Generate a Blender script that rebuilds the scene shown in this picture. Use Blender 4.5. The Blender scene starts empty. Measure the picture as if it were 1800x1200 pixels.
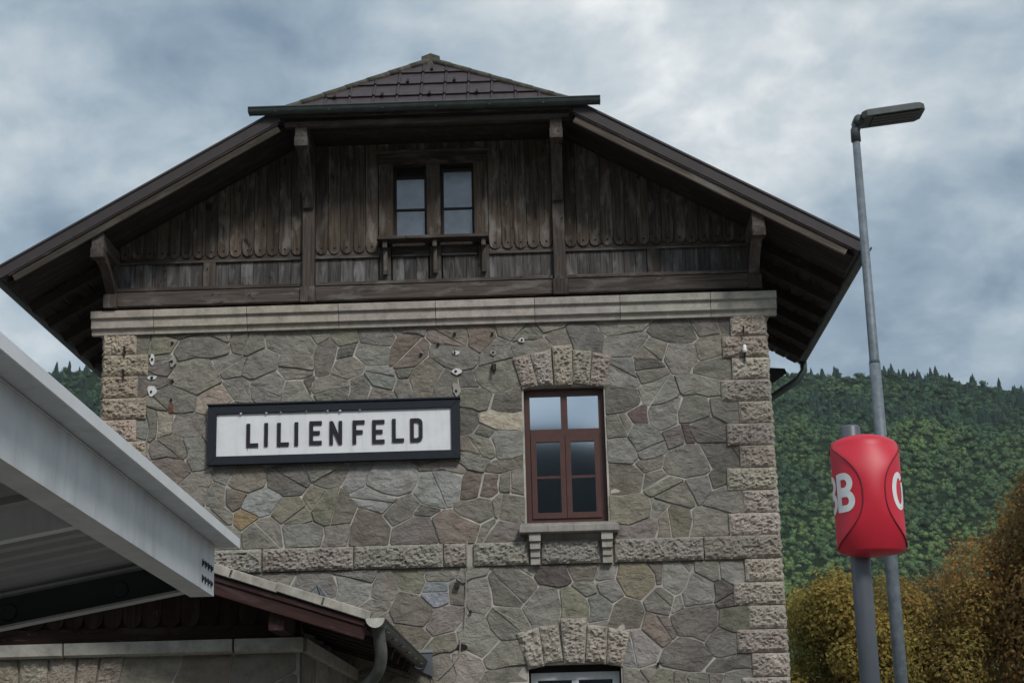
import bpy, math, random
import numpy as np
from mathutils import Vector, Matrix, noise

random.seed(7)
rng = np.random.default_rng(7)
R = math.radians
scene = bpy.context.scene
col = scene.collection

# ------------------------------------------------------------------ camera
CAM = Vector((0.0, -22.0, 1.65))
pitch, yaw, roll = R(15.03), R(-1.1), R(-1.46)
fwd = Vector((math.sin(yaw) * math.cos(pitch), math.cos(yaw) * math.cos(pitch), math.sin(pitch)))
right = Vector((math.cos(yaw), -math.sin(yaw), 0))
upv = right.cross(fwd)
r2 = math.cos(roll) * right + math.sin(roll) * upv
u2 = -math.sin(roll) * right + math.cos(roll) * upv
cd = bpy.data.cameras.new('camera')
cam = bpy.data.objects.new('camera', cd)
col.objects.link(cam)
m = Matrix((r2, u2, -fwd)).transposed().to_4x4()
m.translation = CAM
cam.matrix_world = m
cd.sensor_width = 36
cd.lens = 58.8
cd.clip_start = 0.1
cd.clip_end = 8000
scene.camera = cam
cy_ = scene.cycles
cy_.max_bounces = 5; cy_.diffuse_bounces = 3; cy_.glossy_bounces = 3; cy_.transmission_bounces = 2; cy_.volume_bounces = 0; cy_.use_light_tree = False; cy_.caustics_reflective = False; cy_.caustics_refractive = False

# ------------------------------------------------------------------ world: overcast sky
SUN_EL, SUN_AZ = R(43), R(152)          # azimuth clockwise from +Y: the light comes from behind the camera, a little from the right
world = bpy.data.worlds.new('World')
scene.world = world
world.use_nodes = True
wn, wl = world.node_tree.nodes, world.node_tree.links
wn.clear()
def N(nodes, t, **kw):
    n = nodes.new(t)
    for k, v in kw.items():
        setattr(n, k, v)
    return n
def math_node(nt, op, a, b=None, c=None):
    n = nt.nodes.new('ShaderNodeMath'); n.operation = op
    for i, v in enumerate((a, b, c)):
        if v is None: continue
        if isinstance(v, (int, float)): n.inputs[i].default_value = v
        else: nt.links.new(v, n.inputs[i])
    return n.outputs[0]
def ramp(nt, fac, stops, interp='LINEAR'):
    n = nt.nodes.new('ShaderNodeValToRGB'); n.color_ramp.interpolation = interp
    e = n.color_ramp.elements
    while len(e) < len(stops): e.new(0.5)
    for el, (p, c) in zip(e, stops):
        el.position = p
        el.color = (c, c, c, 1) if isinstance(c, (int, float)) else (*c, 1)
    nt.links.new(fac, n.inputs[0])
    return n.outputs[0]
def noise_node(nt, vec, scale, detail=5, rough=0.55, dist=0.0):
    n = nt.nodes.new('ShaderNodeTexNoise')
    n.inputs['Scale'].default_value = scale; n.inputs['Detail'].default_value = detail
    n.inputs['Roughness'].default_value = rough; n.inputs['Distortion'].default_value = dist
    if vec is not None: nt.links.new(vec, n.inputs['Vector'])
    return n.outputs[0]
def mixc(nt, fac, a, b, mode='MIX'):
    n = nt.nodes.new('ShaderNodeMix'); n.data_type = 'RGBA'; n.blend_type = mode
    for sock, v in ((n.inputs[0], fac), (n.inputs[6], a), (n.inputs[7], b)):
        if isinstance(v, (int, float)): sock.default_value = v
        elif isinstance(v, tuple): sock.default_value = (*v, 1)
        else: nt.links.new(v, sock)
    return n.outputs[2]
def mapping(nt, vec, loc=(0, 0, 0), scale=(1, 1, 1), rot=(0, 0, 0)):
    n = nt.nodes.new('ShaderNodeMapping')
    n.inputs['Location'].default_value = loc; n.inputs['Scale'].default_value = scale; n.inputs['Rotation'].default_value = rot
    nt.links.new(vec, n.inputs['Vector'])
    return n.outputs[0]

wt = world.node_tree
sky = N(wn, 'ShaderNodeTexSky', sky_type='NISHITA', sun_disc=False, sun_elevation=SUN_EL, sun_rotation=SUN_AZ)
bg_sky = N(wn, 'ShaderNodeBackground'); bg_sky.inputs[1].default_value = 0.06
wl.new(sky.outputs[0], bg_sky.inputs[0])
tc = N(wn, 'ShaderNodeTexCoord')
sep = N(wn, 'ShaderNodeSeparateXYZ'); wl.new(tc.outputs['Generated'], sep.inputs[0])
zz = math_node(wt, 'ADD', math_node(wt, 'MAXIMUM', sep.outputs[2], 0.0), 0.5)
cmb = N(wn, 'ShaderNodeCombineXYZ')
wl.new(math_node(wt, 'DIVIDE', sep.outputs[0], zz), cmb.inputs[0])
wl.new(math_node(wt, 'DIVIDE', sep.outputs[1], zz), cmb.inputs[1])
cl = cmb.outputs[0]
SKY_OFF = (15.0, 12.0, 0.0)
big = noise_node(wt, mapping(wt, cl, SKY_OFF, (1.0, 1.0, 1)), 2.6, 2, 0.5, 0.2)
mid = noise_node(wt, mapping(wt, cl, (SKY_OFF[0] * 2 + 7.3, SKY_OFF[1] + 2.2, 1), (1.0, 1.0, 1)), 6.5, 6, 0.55, 0.25)
fine = noise_node(wt, mapping(wt, cl, (SKY_OFF[1] + 1.3, 8.2, 2), (1.0, 1.0, 1)), 17.0, 6, 0.53, 0.3)
dens = math_node(wt, 'ADD', math_node(wt, 'MULTIPLY', big, 0.56), math_node(wt, 'ADD', math_node(wt, 'MULTIPLY', mid, 0.46), math_node(wt, 'MULTIPLY', fine, 0.24)))
cloud = ramp(wt, dens, [(0.50, (0.172, 0.236, 0.308)), (0.58, (0.262, 0.334, 0.402)), (0.64, (0.358, 0.428, 0.482)), (0.715, (0.51, 0.56, 0.59)), (0.82, (0.86, 0.87, 0.86))])
bg_cl = N(wn, 'ShaderNodeBackground'); bg_cl.inputs[1].default_value = 1.0
wl.new(cloud, bg_cl.inputs[0])
mixs = N(wn, 'ShaderNodeMixShader'); mixs.inputs[0].default_value = 0.9
wl.new(bg_sky.outputs[0], mixs.inputs[1]); wl.new(bg_cl.outputs[0], mixs.inputs[2])
wo = N(wn, 'ShaderNodeOutputWorld'); wl.new(mixs.outputs[0], wo.inputs[0])

sl = bpy.data.lights.new('sun', 'SUN')
sl.energy = 1.5; sl.angle = R(12); sl.color = (1.0, 0.97, 0.93)
sun = bpy.data.objects.new('sun', sl); col.objects.link(sun)
sd = Vector((math.sin(SUN_AZ) * math.cos(SUN_EL), math.cos(SUN_AZ) * math.cos(SUN_EL), math.sin(SUN_EL)))
sun.rotation_euler = sd.to_track_quat('Z', 'Y').to_euler()
vs = scene.view_settings
vs.view_transform = 'Standard'; vs.look = 'None'; vs.exposure = 0.38; vs.gamma = 1.0; vs.use_curve_mapping = False

# ------------------------------------------------------------------ materials
MATS = {}
def new_mat(name):
    mt = bpy.data.materials.new(name); mt.use_nodes = True
    MATS[name] = mt
    nt = mt.node_tree
    b = nt.nodes['Principled BSDF']
    return mt, nt, b
def obj_coords(nt, world_space=True):
    if world_space:
        g = nt.nodes.new('ShaderNodeNewGeometry'); return g.outputs['Position']
    t = nt.nodes.new('ShaderNodeTexCoord'); return t.outputs['Object']
def bump(nt, b, h, strength, dist=0.01):
    n = nt.nodes.new('ShaderNodeBump'); n.inputs['Strength'].default_value = strength; n.inputs['Distance'].default_value = dist
    nt.links.new(h, n.inputs['Height']); nt.links.new(n.outputs[0], b.inputs['Normal'])
def plain(name, c, rough=0.6, metal=0.0, var=0.12, scale=6.0, bmp=0.0, dirt=0.0):
    mt, nt, b = new_mat(name)
    p = obj_coords(nt)
    n1 = noise_node(nt, p, scale, 6, 0.6)
    f = ramp(nt, n1, [(0.3, 1 - var), (0.7, 1 + var)])
    cc = mixc(nt, 1.0, c, f, 'MULTIPLY')
    if dirt:
        n2 = noise_node(nt, mapping(nt, p, scale=(9, 9, 1.2)), 1.0, 6, 0.65)
        cc = mixc(nt, math_node(nt, 'MULTIPLY', ramp(nt, n2, [(0.5, 0.0), (0.72, 1.0)]), dirt), cc, (0.05, 0.045, 0.04))
    nt.links.new(cc, b.inputs['Base Color'])
    b.inputs['Roughness'].default_value = rough; b.inputs['Metallic'].default_value = metal
    if bmp: bump(nt, b, noise_node(nt, p, scale * 6, 5, 0.6), bmp, 0.004)
    return mt
def stone_mat(name, rough_scale, bstr, bdist):
    mt, nt, b = new_mat(name)
    p = obj_coords(nt)
    oi = nt.nodes.new('ShaderNodeObjectInfo')
    off = nt.nodes.new('ShaderNodeVectorMath'); off.operation = 'ADD'
    cx = nt.nodes.new('ShaderNodeCombineXYZ')
    rr = math_node(nt, 'MULTIPLY', oi.outputs['Random'], 37.0)
    for i in range(3): nt.links.new(rr, cx.inputs[i])
    nt.links.new(p, off.inputs[0]); nt.links.new(cx.outputs[0], off.inputs[1])
    q = off.outputs[0]
    n1 = noise_node(nt, q, 5.0, 7, 0.62, 0.4)
    n2 = noise_node(nt, q, 26.0, 6, 0.65)
    c1 = mixc(nt, 1.0, oi.outputs['Color'], ramp(nt, n1, [(0.28, 0.68), (0.5, 1.0), (0.72, 1.22)]), 'MULTIPLY')
    c2 = mixc(nt, 1.0, c1, ramp(nt, n2, [(0.3, 0.86), (0.7, 1.11)]), 'MULTIPLY')
    # rusty and pale lichen blotches of their own
    n3 = noise_node(nt, mapping(nt, q, (4, 9, 2)), 3.1, 6, 0.6, 0.8)
    c3 = mixc(nt, math_node(nt, 'MULTIPLY', ramp(nt, n3, [(0.60, 0.0), (0.74, 1.0)]), 0.5), c2, (0.30, 0.215, 0.14))
    n4 = noise_node(nt, mapping(nt, q, (14, 3, 7)), 9.0, 6, 0.6, 0.3)
    c4 = mixc(nt, math_node(nt, 'MULTIPLY', ramp(nt, n4, [(0.63, 0.0), (0.75, 1.0)]), 0.45), c3, (0.45, 0.44, 0.41))
    nt.links.new(c4, b.inputs['Base Color'])
    b.inputs['Roughness'].default_value = 0.9
    b.inputs['Specular IOR Level'].default_value = 0.25
    h1 = noise_node(nt, mapping(nt, q, scale=(1, 1, 1.5)), rough_scale, 9, 0.62, 0.5)
    bump(nt, b, h1, bstr, bdist)
    return mt
stone_mat('rubble', 7.0, 0.9, 0.06)
stone_mat('rockface', 26.0, 1.0, 0.05)
stone_mat('dressed', 30.0, 0.30, 0.006)
def wood_mat(name, ca, cb, cg, rough=0.85):
    """weathered timber: grain along the object's own Z"""
    mt, nt, b = new_mat(name)
    p = obj_coords(nt, False)
    oi = nt.nodes.new('ShaderNodeObjectInfo')
    off = nt.nodes.new('ShaderNodeVectorMath'); off.operation = 'ADD'
    cx = nt.nodes.new('ShaderNodeCombineXYZ')
    rr = math_node(nt, 'MULTIPLY', oi.outputs['Random'], 53.0)
    for i in range(3): nt.links.new(rr, cx.inputs[i])
    nt.links.new(p, off.inputs[0]); nt.links.new(cx.outputs[0], off.inputs[1])
    q = off.outputs[0]
    g1 = noise_node(nt, mapping(nt, q, scale=(38, 38, 1.6)), 1.0, 7, 0.62, 0.6)
    g2 = noise_node(nt, mapping(nt, q, scale=(7, 7, 2.2)), 1.0, 6, 0.6, 0.4)
    c1 = mixc(nt, ramp(nt, g1, [(0.34, 0.0), (0.66, 1.0)]), ca, cb)
    c2 = mixc(nt, ramp(nt, g2, [(0.52, 0.0), (0.66, 1.0)]), c1, cg)
    v = math_node(nt, 'MULTIPLY_ADD', oi.outputs['Random'], 0.65, 0.68)
    cv = nt.nodes.new('ShaderNodeCombineColor')
    for i in range(3): nt.links.new(v, cv.inputs[i])
    c3 = mixc(nt, 1.0, c2, cv.outputs[0], 'MULTIPLY')
    kn = noise_node(nt, mapping(nt, q, (5, 1, 3), (9, 9, 4.5)), 1.0, 3, 0.5, 0.8)
    c4 = mixc(nt, ramp(nt, kn, [(0.66, 0.0), (0.73, 0.85)]), c3, (0.018, 0.013, 0.010))
    fl = noise_node(nt, mapping(nt, q, (2, 6, 1), (22, 22, 3.5)), 1.0, 6, 0.7, 0.4)
    c5 = mixc(nt, ramp(nt, fl, [(0.63, 0.0), (0.72, 0.7)]), c4, (0.26, 0.245, 0.22))
    nt.links.new(c5, b.inputs['Base Color'])
    b.inputs['Roughness'].default_value = rough
    b.inputs['Specular IOR Level'].default_value = 0.2
    bump(nt, b, g1, 0.5, 0.004)
    return mt
wood_mat('wood', (0.042, 0.031, 0.024), (0.132, 0.103, 0.080), (0.180, 0.164, 0.148))
wood_mat('wood_grey', (0.046, 0.041, 0.039), (0.128, 0.118, 0.112), (0.180, 0.178, 0.178))
wood_mat('wood_beam', (0.046, 0.037, 0.032), (0.112, 0.093, 0.080), (0.146, 0.134, 0.122))
wood_mat('wood_barge', (0.060, 0.048, 0.040), (0.130, 0.108, 0.090), (0.15, 0.135, 0.12))
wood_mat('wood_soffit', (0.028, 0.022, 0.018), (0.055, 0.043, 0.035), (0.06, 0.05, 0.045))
wood_mat('wood_maroon', (0.026, 0.013, 0.012), (0.050, 0.026, 0.024), (0.060, 0.040, 0.037))
plain('mortar', (0.46, 0.435, 0.385), 0.95, 0, 0.45, 2.6, 0.5)
plain('plaster_patch', (0.74, 0.74, 0.72), 0.9, 0, 0.1, 20)
plain('hole', (0.012, 0.011, 0.010), 0.9)
plain('iron', (0.035, 0.028, 0.024), 0.7, 0.3, 0.3, 30)
plain('rust', (0.17, 0.075, 0.05), 0.9, 0, 0.4, 20)
plain('porcelain', (0.80, 0.79, 0.75), 0.25)
plain('cable', (0.36, 0.34, 0.30), 0.8)
plain('frame_brown', (0.095, 0.042, 0.034), 0.42, 0, 0.15, 9)
plain('frame_white', (0.66, 0.69, 0.70), 0.4)
plain('lead_sheet', (0.27, 0.28, 0.28), 0.6, 0.2, 0.25, 8, 0.1)
plain('gutter_green', (0.075, 0.095, 0.090), 0.5, 0.35, 0.25, 5, 0.0, 0.3)
plain('gutter_aged', (0.11, 0.115, 0.10), 0.6, 0.25, 0.35, 8, 0.1, 0.4)
plain('gutter_cap', (0.50, 0.49, 0.43), 0.7, 0.0, 0.3, 14)
plain('roof_tile', (0.060, 0.044, 0.046), 0.55, 0, 0.25, 9, 0.15)
plain('ridge_cap', (0.085, 0.078, 0.062), 0.9, 0, 0.5, 14, 0.6)
plain('verge_metal', (0.046, 0.037, 0.038), 0.6, 0.1, 0.2, 4, 0.05)
plain('verge_tile', (0.40, 0.375, 0.32), 0.9, 0, 0.3, 8, 0.4, 0.3)
plain('sign_frame', (0.007, 0.012, 0.020), 0.7, 0, 0.3, 10)
plain('sign_panel', (0.86, 0.87, 0.88), 0.45, 0, 0.05, 6, 0.0, 0.12)
plain('letter_black', (0.012, 0.009, 0.016), 0.5)
plain('canopy_white', (0.66, 0.68, 0.69), 0.45, 0.0, 0.12, 3.0, 0.05, 0.18)
plain('canopy_fascia', (0.82, 0.83, 0.83), 0.45, 0.0, 0.06, 3.0, 0.0, 0.06)
plain('canopy_deck', (0.40, 0.41, 0.41), 0.5, 0.2, 0.10, 3.0)
plain('canopy_dark', (0.020, 0.026, 0.029), 0.5, 0, 0.2, 5)
plain('galvanised', (0.17, 0.20, 0.225), 0.55, 0.15, 0.30, 11, 0.1, 0.08)
plain('post_grey', (0.115, 0.13, 0.15), 0.45, 0.15, 0.10, 6)
plain('lamp_body', (0.085, 0.095, 0.095), 0.5, 0.2, 0.15, 12)
plain('lamp_lens', (0.055, 0.055, 0.055), 0.35, 0, 0.2, 30)
plain('red_plastic', (0.66, 0.024, 0.050), 0.45, 0, 0.07, 3, 0.0, 0.05)
plain('red_seam', (0.17, 0.014, 0.022), 0.6)
plain('white_mark', (0.84, 0.85, 0.84), 0.5)
plain('bark', (0.07, 0.055, 0.042), 0.95, 0, 0.4, 12, 0.8)
plain('ground', (0.16, 0.15, 0.135), 0.95, 0, 0.4, 0.6, 0.6)
mt, nt, b = new_mat('glass')
b.inputs['Base Color'].default_value = (0.80, 0.84, 0.88, 1); b.inputs['Metallic'].default_value = 1.0; b.inputs['Roughness'].default_value = 0.05
mt, nt, b = new_mat('glass_dusty')
nt.links.new(ramp(nt, noise_node(nt, obj_coords(nt), 4.0, 6, 0.6), [(0.3, (0.16, 0.17, 0.19)), (0.7, (0.24, 0.26, 0.29))]), b.inputs['Base Color'])
b.inputs['Metallic'].default_value = 0.7; b.inputs['Roughness'].default_value = 0.25
def attr_leaf(name, trans=0.25, rough=0.8):
    mt, nt, b = new_mat(name)
    a = nt.nodes.new('ShaderNodeAttribute'); a.attribute_name = 'tint'
    nt.links.new(a.outputs['Color'], b.inputs['Base Color'])
    b.inputs['Roughness'].default_value = rough; b.inputs['Specular IOR Level'].default_value = 0.2
    if trans:
        t = nt.nodes.new('ShaderNodeBsdfTranslucent'); nt.links.new(a.outputs['Color'], t.inputs[0])
        ms = nt.nodes.new('ShaderNodeMixShader'); ms.inputs[0].default_value = trans
        nt.links.new(b.outputs[0], ms.inputs[1]); nt.links.new(t.outputs[0], ms.inputs[2])
        nt.links.new(ms.outputs[0], nt.nodes['Material Output'].inputs[0])
attr_leaf('leaves', 0.45)
attr_leaf('forest', 0.0, 0.95)
for hname, ha, hb in (('hill', (0.012, 0.024, 0.012), (0.035, 0.06, 0.025)), ('hill_spruce', (0.006, 0.010, 0.012), (0.014, 0.021, 0.022))):
    mt, nt, b = new_mat(hname)
    p_ = obj_coords(nt)
    nt.links.new(ramp(nt, noise_node(nt, p_, 0.05, 8, 0.7), [(0.3, ha), (0.7, hb)]), b.inputs['Base Color'])
    b.inputs['Roughness'].default_value = 1.0; b.inputs['Specular IOR Level'].default_value = 0.0
    bump(nt, b, noise_node(nt, p_, 0.12, 8, 0.7), 1.0, 6.0)

# ------------------------------------------------------------------ mesh helpers
WORLD = {}
def link(o, parent=None):
    col.objects.link(o)
    WORLD[o.name] = o.matrix_basis.copy()
    if parent is not None:
        o.parent = parent
        o.matrix_parent_inverse = WORLD[parent.name].inverted()
    return o
def mesh_obj(name, verts, faces, mat, parent=None, color=None, smooth=False, origin=None):
    me = bpy.data.meshes.new(name)
    if origin is not None:
        verts = [(v[0] - origin[0], v[1] - origin[1], v[2] - origin[2]) for v in verts]
    me.from_pydata([tuple(v) for v in verts], [], faces)
    me.materials.append(MATS[mat])
    if smooth:
        for p in me.polygons: p.use_smooth = True
    o = bpy.data.objects.new(name, me)
    if origin is not None: o.location = origin
    if color is not None: o.color = (*color, 1)
    return link(o, parent)
def empty(name, loc, label, cat, group=None):
    o = bpy.data.objects.new(name, None); o.location = loc; o.empty_display_size = 0.2
    o['label'] = label; o['category'] = cat
    if group: o['group'] = group
    return link(o)
class Part:
    """collects shapes of ONE part, then links it as one mesh"""
    def __init__(s): s.v, s.f = [], []
    def add(s, vs_, fs):
        k = len(s.v); s.v += [tuple(x) for x in vs_]; s.f += [tuple(i + k for i in f) for f in fs]; return s
    def box(s, x0, x1, y0, y1, z0, z1, bev=0.0):
        if bev <= 0:
            return s.add([(x, y, z) for x in (x0, x1) for y in (y0, y1) for z in (z0, z1)],
                         [(0, 1, 3, 2), (4, 6, 7, 5), (0, 4, 5, 1), (2, 3, 7, 6), (0, 2, 6, 4), (1, 5, 7, 3)])
        # chamfered front (towards -y) box
        b_ = bev
        return s.prism([(x0, z0), (x1, z0), (x1, z1), (x0, z1)], y0, y1, b_)
    def prism(s, poly, yf, yb, ch=0.0):
        """poly (x,z) counter-clockwise seen from -y; front at yf, back at yb, chamfer ch on the front edge"""
        n = len(poly)
        if ch > 0:
            cx = sum(p[0] for p in poly) / n; cz = sum(p[1] for p in poly) / n
            inner = inset(poly, ch)
            vs_ = [(x, yf, z) for x, z in inner] + [(x, yf + ch, z) for x, z in poly] + [(x, yb, z) for x, z in poly]
            fs = [tuple(range(n))]
            for i in range(n):
                j = (i + 1) % n
                fs += [(i, i + n, j + n, j), (i + n, i + 2 * n, j + 2 * n, j + n)]
            fs.append(tuple(range(3 * n - 1, 2 * n - 1, -1)))
        else:
            vs_ = [(x, yf, z) for x, z in poly] + [(x, yb, z) for x, z in poly]
            fs = [tuple(range(n)), tuple(range(2 * n - 1, n - 1, -1))]
            for i in range(n):
                j = (i + 1) % n
                fs.append((i, i + n, j + n, j))
        return s.add(vs_, fs)
    def bar(s, a, b_, w, h, up=(0, 0, 1), taper=1.0):
        a, b_ = Vector(a), Vector(b_); d = (b_ - a).normalized(); up = Vector(up)
        sx = d.cross(up).normalized(); sz = sx.cross(d).normalized()
        vs_ = []
        for p, k in ((a, 1.0), (b_, taper)):
            for i, j in ((-1, -1), (1, -1), (1, 1), (-1, 1)):
                vs_.append(p + sx * (i * w / 2 * k) + sz * (j * h / 2 * k))
        return s.add(vs_, [(3, 2, 1, 0), (4, 5, 6, 7), (0, 1, 5, 4), (1, 2, 6, 5), (2, 3, 7, 6), (3, 0, 4, 7)])
    def tube(s, pts, rad, n=12, cap=True):
        pts = [Vector(p) for p in pts]
        rad = rad if isinstance(rad, (list, tuple)) else [rad] * len(pts)
        k = len(s.v); prev = None
        for i, p in enumerate(pts):
            t = (pts[min(i + 1, len(pts) - 1)] - pts[max(i - 1, 0)]).normalized()
            if prev is None:
                ref = Vector((0, 0, 1)) if abs(t.z) < 0.9 else Vector((1, 0, 0))
                a_ = t.cross(ref).normalized()
            else:
                a_ = (prev - t * prev.dot(t)).normalized()
            prev = a_; b_ = t.cross(a_)
            for q in range(n):
                th = 2 * math.pi * q / n
                s.v.append(tuple(p + (a_ * math.cos(th) + b_ * math.sin(th)) * rad[i]))
        for i in range(len(pts) - 1):
            for q in range(n):
                q2 = (q + 1) % n
                s.f.append((k + i * n + q, k + i * n + q2, k + (i + 1) * n + q2, k + (i + 1) * n + q))
        if cap:
            s.f.append(tuple(k + q for q in range(n - 1, -1, -1)))
            s.f.append(tuple(k + (len(pts) - 1) * n + q for q in range(n)))
        return s
    def trough(s, a, b_, rad, th=0.008, n=10):
        """half-round gutter from a to b_ (horizontal), open at the top, with a rolled rim"""
        a, b_ = Vector(a), Vector(b_); d = (b_ - a).normalized(); sx = d.cross(Vector((0, 0, 1)))
        k = len(s.v); m_ = n + 1
        for p in (a, b_):
            for r_ in (rad, rad - th):
                for q in range(m_):
                    t = math.pi * q / n
                    s.v.append(tuple(p + sx * (math.cos(t) * r_) + Vector((0, 0, -math.sin(t) * r_))))
        o0, i0, o1, i1 = k, k + m_, k + 2 * m_, k + 3 * m_
        for q in range(n):
            s.f.append((o0 + q, o0 + q + 1, o1 + q + 1, o1 + q))
            s.f.append((i0 + q + 1, i0 + q, i1 + q, i1 + q + 1))
            s.f.append((o0 + q + 1, o0 + q, i0 + q, i0 + q + 1))
            s.f.append((o1 + q, o1 + q + 1, i1 + q + 1, i1 + q))
        s.f += [(o0, o1, i1, i0), (o0 + n, i0 + n, i1 + n, o1 + n)]
        s.tube([a + sx * rad, b_ + sx * rad], 0.013, 8); s.tube([a - sx * rad, b_ - sx * rad], 0.013, 8)
        return s
    def build(s, name, mat, parent=None, **kw):
        return mesh_obj(name, s.v, s.f, mat, parent, **kw)
def inset(poly, d):
    """inset a roughly convex ccw polygon by moving every vertex along its bisector"""
    n = len(poly); out = []
    for i in range(n):
        p0, p1, p2 = Vector(poly[i - 1]), Vector(poly[i]), Vector(poly[(i + 1) % n])
        e1 = (p1 - p0); e2 = (p2 - p1)
        if e1.length < 1e-9 or e2.length < 1e-9: out.append(tuple(p1)); continue
        n1 = Vector((-e1.y, e1.x)).normalized(); n2 = Vector((-e2.y, e2.x)).normalized()
        bb = n1 + n2
        if bb.length < 1e-6: out.append(tuple(p1)); continue
        bb.normalize(); k = d / max(0.35, bb.dot(n1))
        out.append(tuple(p1 + bb * k))
    return out
def clip(poly, n, c):
    """keep the part of poly where n.p <= c"""
    out = []
    for i in range(len(poly)):
        a, b_ = poly[i], poly[(i + 1) % len(poly)]
        da = n[0] * a[0] + n[1] * a[1] - c; db = n[0] * b_[0] + n[1] * b_[1] - c
        if da <= 0: out.append(a)
        if (da < 0 < db) or (db < 0 < da):
            t = da / (da - db); out.append((a[0] + (b_[0] - a[0]) * t, a[1] + (b_[1] - a[1]) * t))
    return out
def area(poly):
    return 0.5 * sum(poly[i - 1][0] * poly[i][1] - poly[i][0] * poly[i - 1][1] for i in range(len(poly)))
def stone_piece(name, poly, yf, parent, color, mat='rubble', seed=0, tf=None):
    """one rubble stone: rounded uneven outline, soft arris, slightly domed face"""
    # subdivide, then cut the corners a little
    pts = []
    n = len(poly)
    for i in range(n):
        a, b_ = Vector(poly[i]), Vector(poly[(i + 1) % n])
        L = (b_ - a).length
        k = max(1, min(4, int(L / 0.10)))
        c_ = min(0.010, L * 0.16)
        u = (b_ - a).normalized() if L > 1e-6 else Vector((0, 0))
        s0, s1 = a + u * c_, b_ - u * c_
        for q in range(k + 1):
            pts.append(s0.lerp(s1, q / k))
    cx = sum(p.x for p in pts) / len(pts); cz = sum(p.y for p in pts) / len(pts)
    ring = []
    for p in pts:
        w_ = noise.noise_vector(Vector((p.x * 6 + seed, p.y * 6, seed * 1.7)))
        ring.append((p.x + w_.x * 0.008, p.y + w_.y * 0.008))
    m_ = len(ring)
    def pull(k, d):
        out = []
        for x, z in ring:
            v = Vector((cx - x, cz - z)); L = v.length
            out.append((x + v.x / L * min(d, L * k), z + v.y / L * min(d, L * k)) if L > 1e-6 else (x, z))
        return out
    r1 = pull(0.25, 0.007); r2_ = pull(0.55, 0.06)
    tx_, tz_ = random.uniform(-0.03, 0.03), random.uniform(-0.035, 0.02)
    def dep(x, z, a_): return yf + (x - cx) * tx_ + (z - cz) * tz_ + a_ * noise.noise(Vector((x * 5, z * 5, seed)))
    vs_ = [(x, 0.01, z) for x, z in ring] + [(x, yf * 0.55, z) for x, z in ring] + [(x, dep(x, z, 0.006), z) for x, z in r1] + [(x, dep(x, z, 0.016) - 0.002, z) for x, z in r2_]
    vs_.append((cx, yf - 0.003 + 0.010 * noise.noise(Vector((cx * 3, cz * 3, seed))), cz))
    fs = []
    for lv in range(3):
        for i in range(m_):
            j = (i + 1) % m_
            fs.append((lv * m_ + i, lv * m_ + j, (lv + 1) * m_ + j, (lv + 1) * m_ + i))
    for i in range(m_):
        fs.append((3 * m_ + i, 3 * m_ + (i + 1) % m_, 4 * m_))
    if tf: vs_ = [tf(v) for v in vs_]
    return mesh_obj(name, vs_, fs, mat, parent, color)
def rock_block(name, quad, yf, bulge, parent, color, seed=0, wrap=0, margin=0.020, depth=0.12, step=0.022, tf=None):
    """rock-faced block: drafted margin round a rough bulging face; quad = BL, BR, TR, TL in (x,z); wrap = -1/1 keeps a rough left/right outer edge"""
    BL, BR, TR, TL = [Vector(q) for q in quad]
    wdt = ((BR - BL).length + (TR - TL).length) / 2; hgt = ((TL - BL).length + (TR - BR).length) / 2
    nx = max(5, int(wdt / step)); nz = max(5, int(hgt / step))
    vs_ = []
    for j in range(nz + 1):
        for i in range(nx + 1):
            u, v = i / nx, j / nz
            p = (BL * (1 - u) + BR * u) * (1 - v) + (TL * (1 - u) + TR * u) * v
            du = min(u, 1 - u) * wdt; dv = min(v, 1 - v) * hgt
            if wrap > 0: du = u * wdt
            if wrap < 0: du = (1 - u) * wdt
            e = min(du, dv)
            k = min(1.0, max(0.0, (e - margin * 0.5) / margin))
            q = Vector((p.x * 11 + seed * 3.1, p.y * 13, seed))
            h = 0.60 + 0.35 * noise.noise(q) + 0.55 * noise.noise(q * 2.1) + 0.60 * noise.noise(q * 3.7)
            y = yf - bulge * k * max(0.0, h)
            x = p.x
            if wrap > 0 and i == nx: x += 0.022 + 0.03 * noise.noise(Vector((p.y * 16, seed, 3))); y = yf + 0.05
            if wrap < 0 and i == 0: x -= 0.022 + 0.03 * noise.noise(Vector((p.y * 16, seed, 3))); y = yf + 0.05
            jx = 0.004 * noise.noise(Vector((p.x * 20, p.y * 20, seed)))
            vs_.append((x + jx, y, p.y + jx))
    fs = []
    w_ = nx + 1
    for j in range(nz):
        for i in range(nx):
            a_ = j * w_ + i
            fs.append((a_, a_ + 1, a_ + w_ + 1, a_ + w_))
    loop = [i for i in range(w_)] + [j * w_ + nx for j in range(1, nz + 1)] + [nz * w_ + i for i in range(nx - 1, -1, -1)] + [j * w_ for j in range(nz - 1, 0, -1)]
    k0 = len(vs_)
    for i in loop: vs_.append((vs_[i][0], yf + depth, vs_[i][2]))
    for i in range(len(loop)):
        j = (i + 1) % len(loop)
        fs.append((loop[j], loop[i], k0 + i, k0 + j))
    if tf: vs_ = [tf(v) for v in vs_]
    return mesh_obj(name, vs_, fs, 'rockface', parent, color)
def kind(o, k):
    o['kind'] = k; return o
def jit(c, a=0.08):
    k = 1 + random.uniform(-a, a)
    return tuple(max(0.01, v * k * (1 + random.uniform(-0.03, 0.03))) for v in c)

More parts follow.
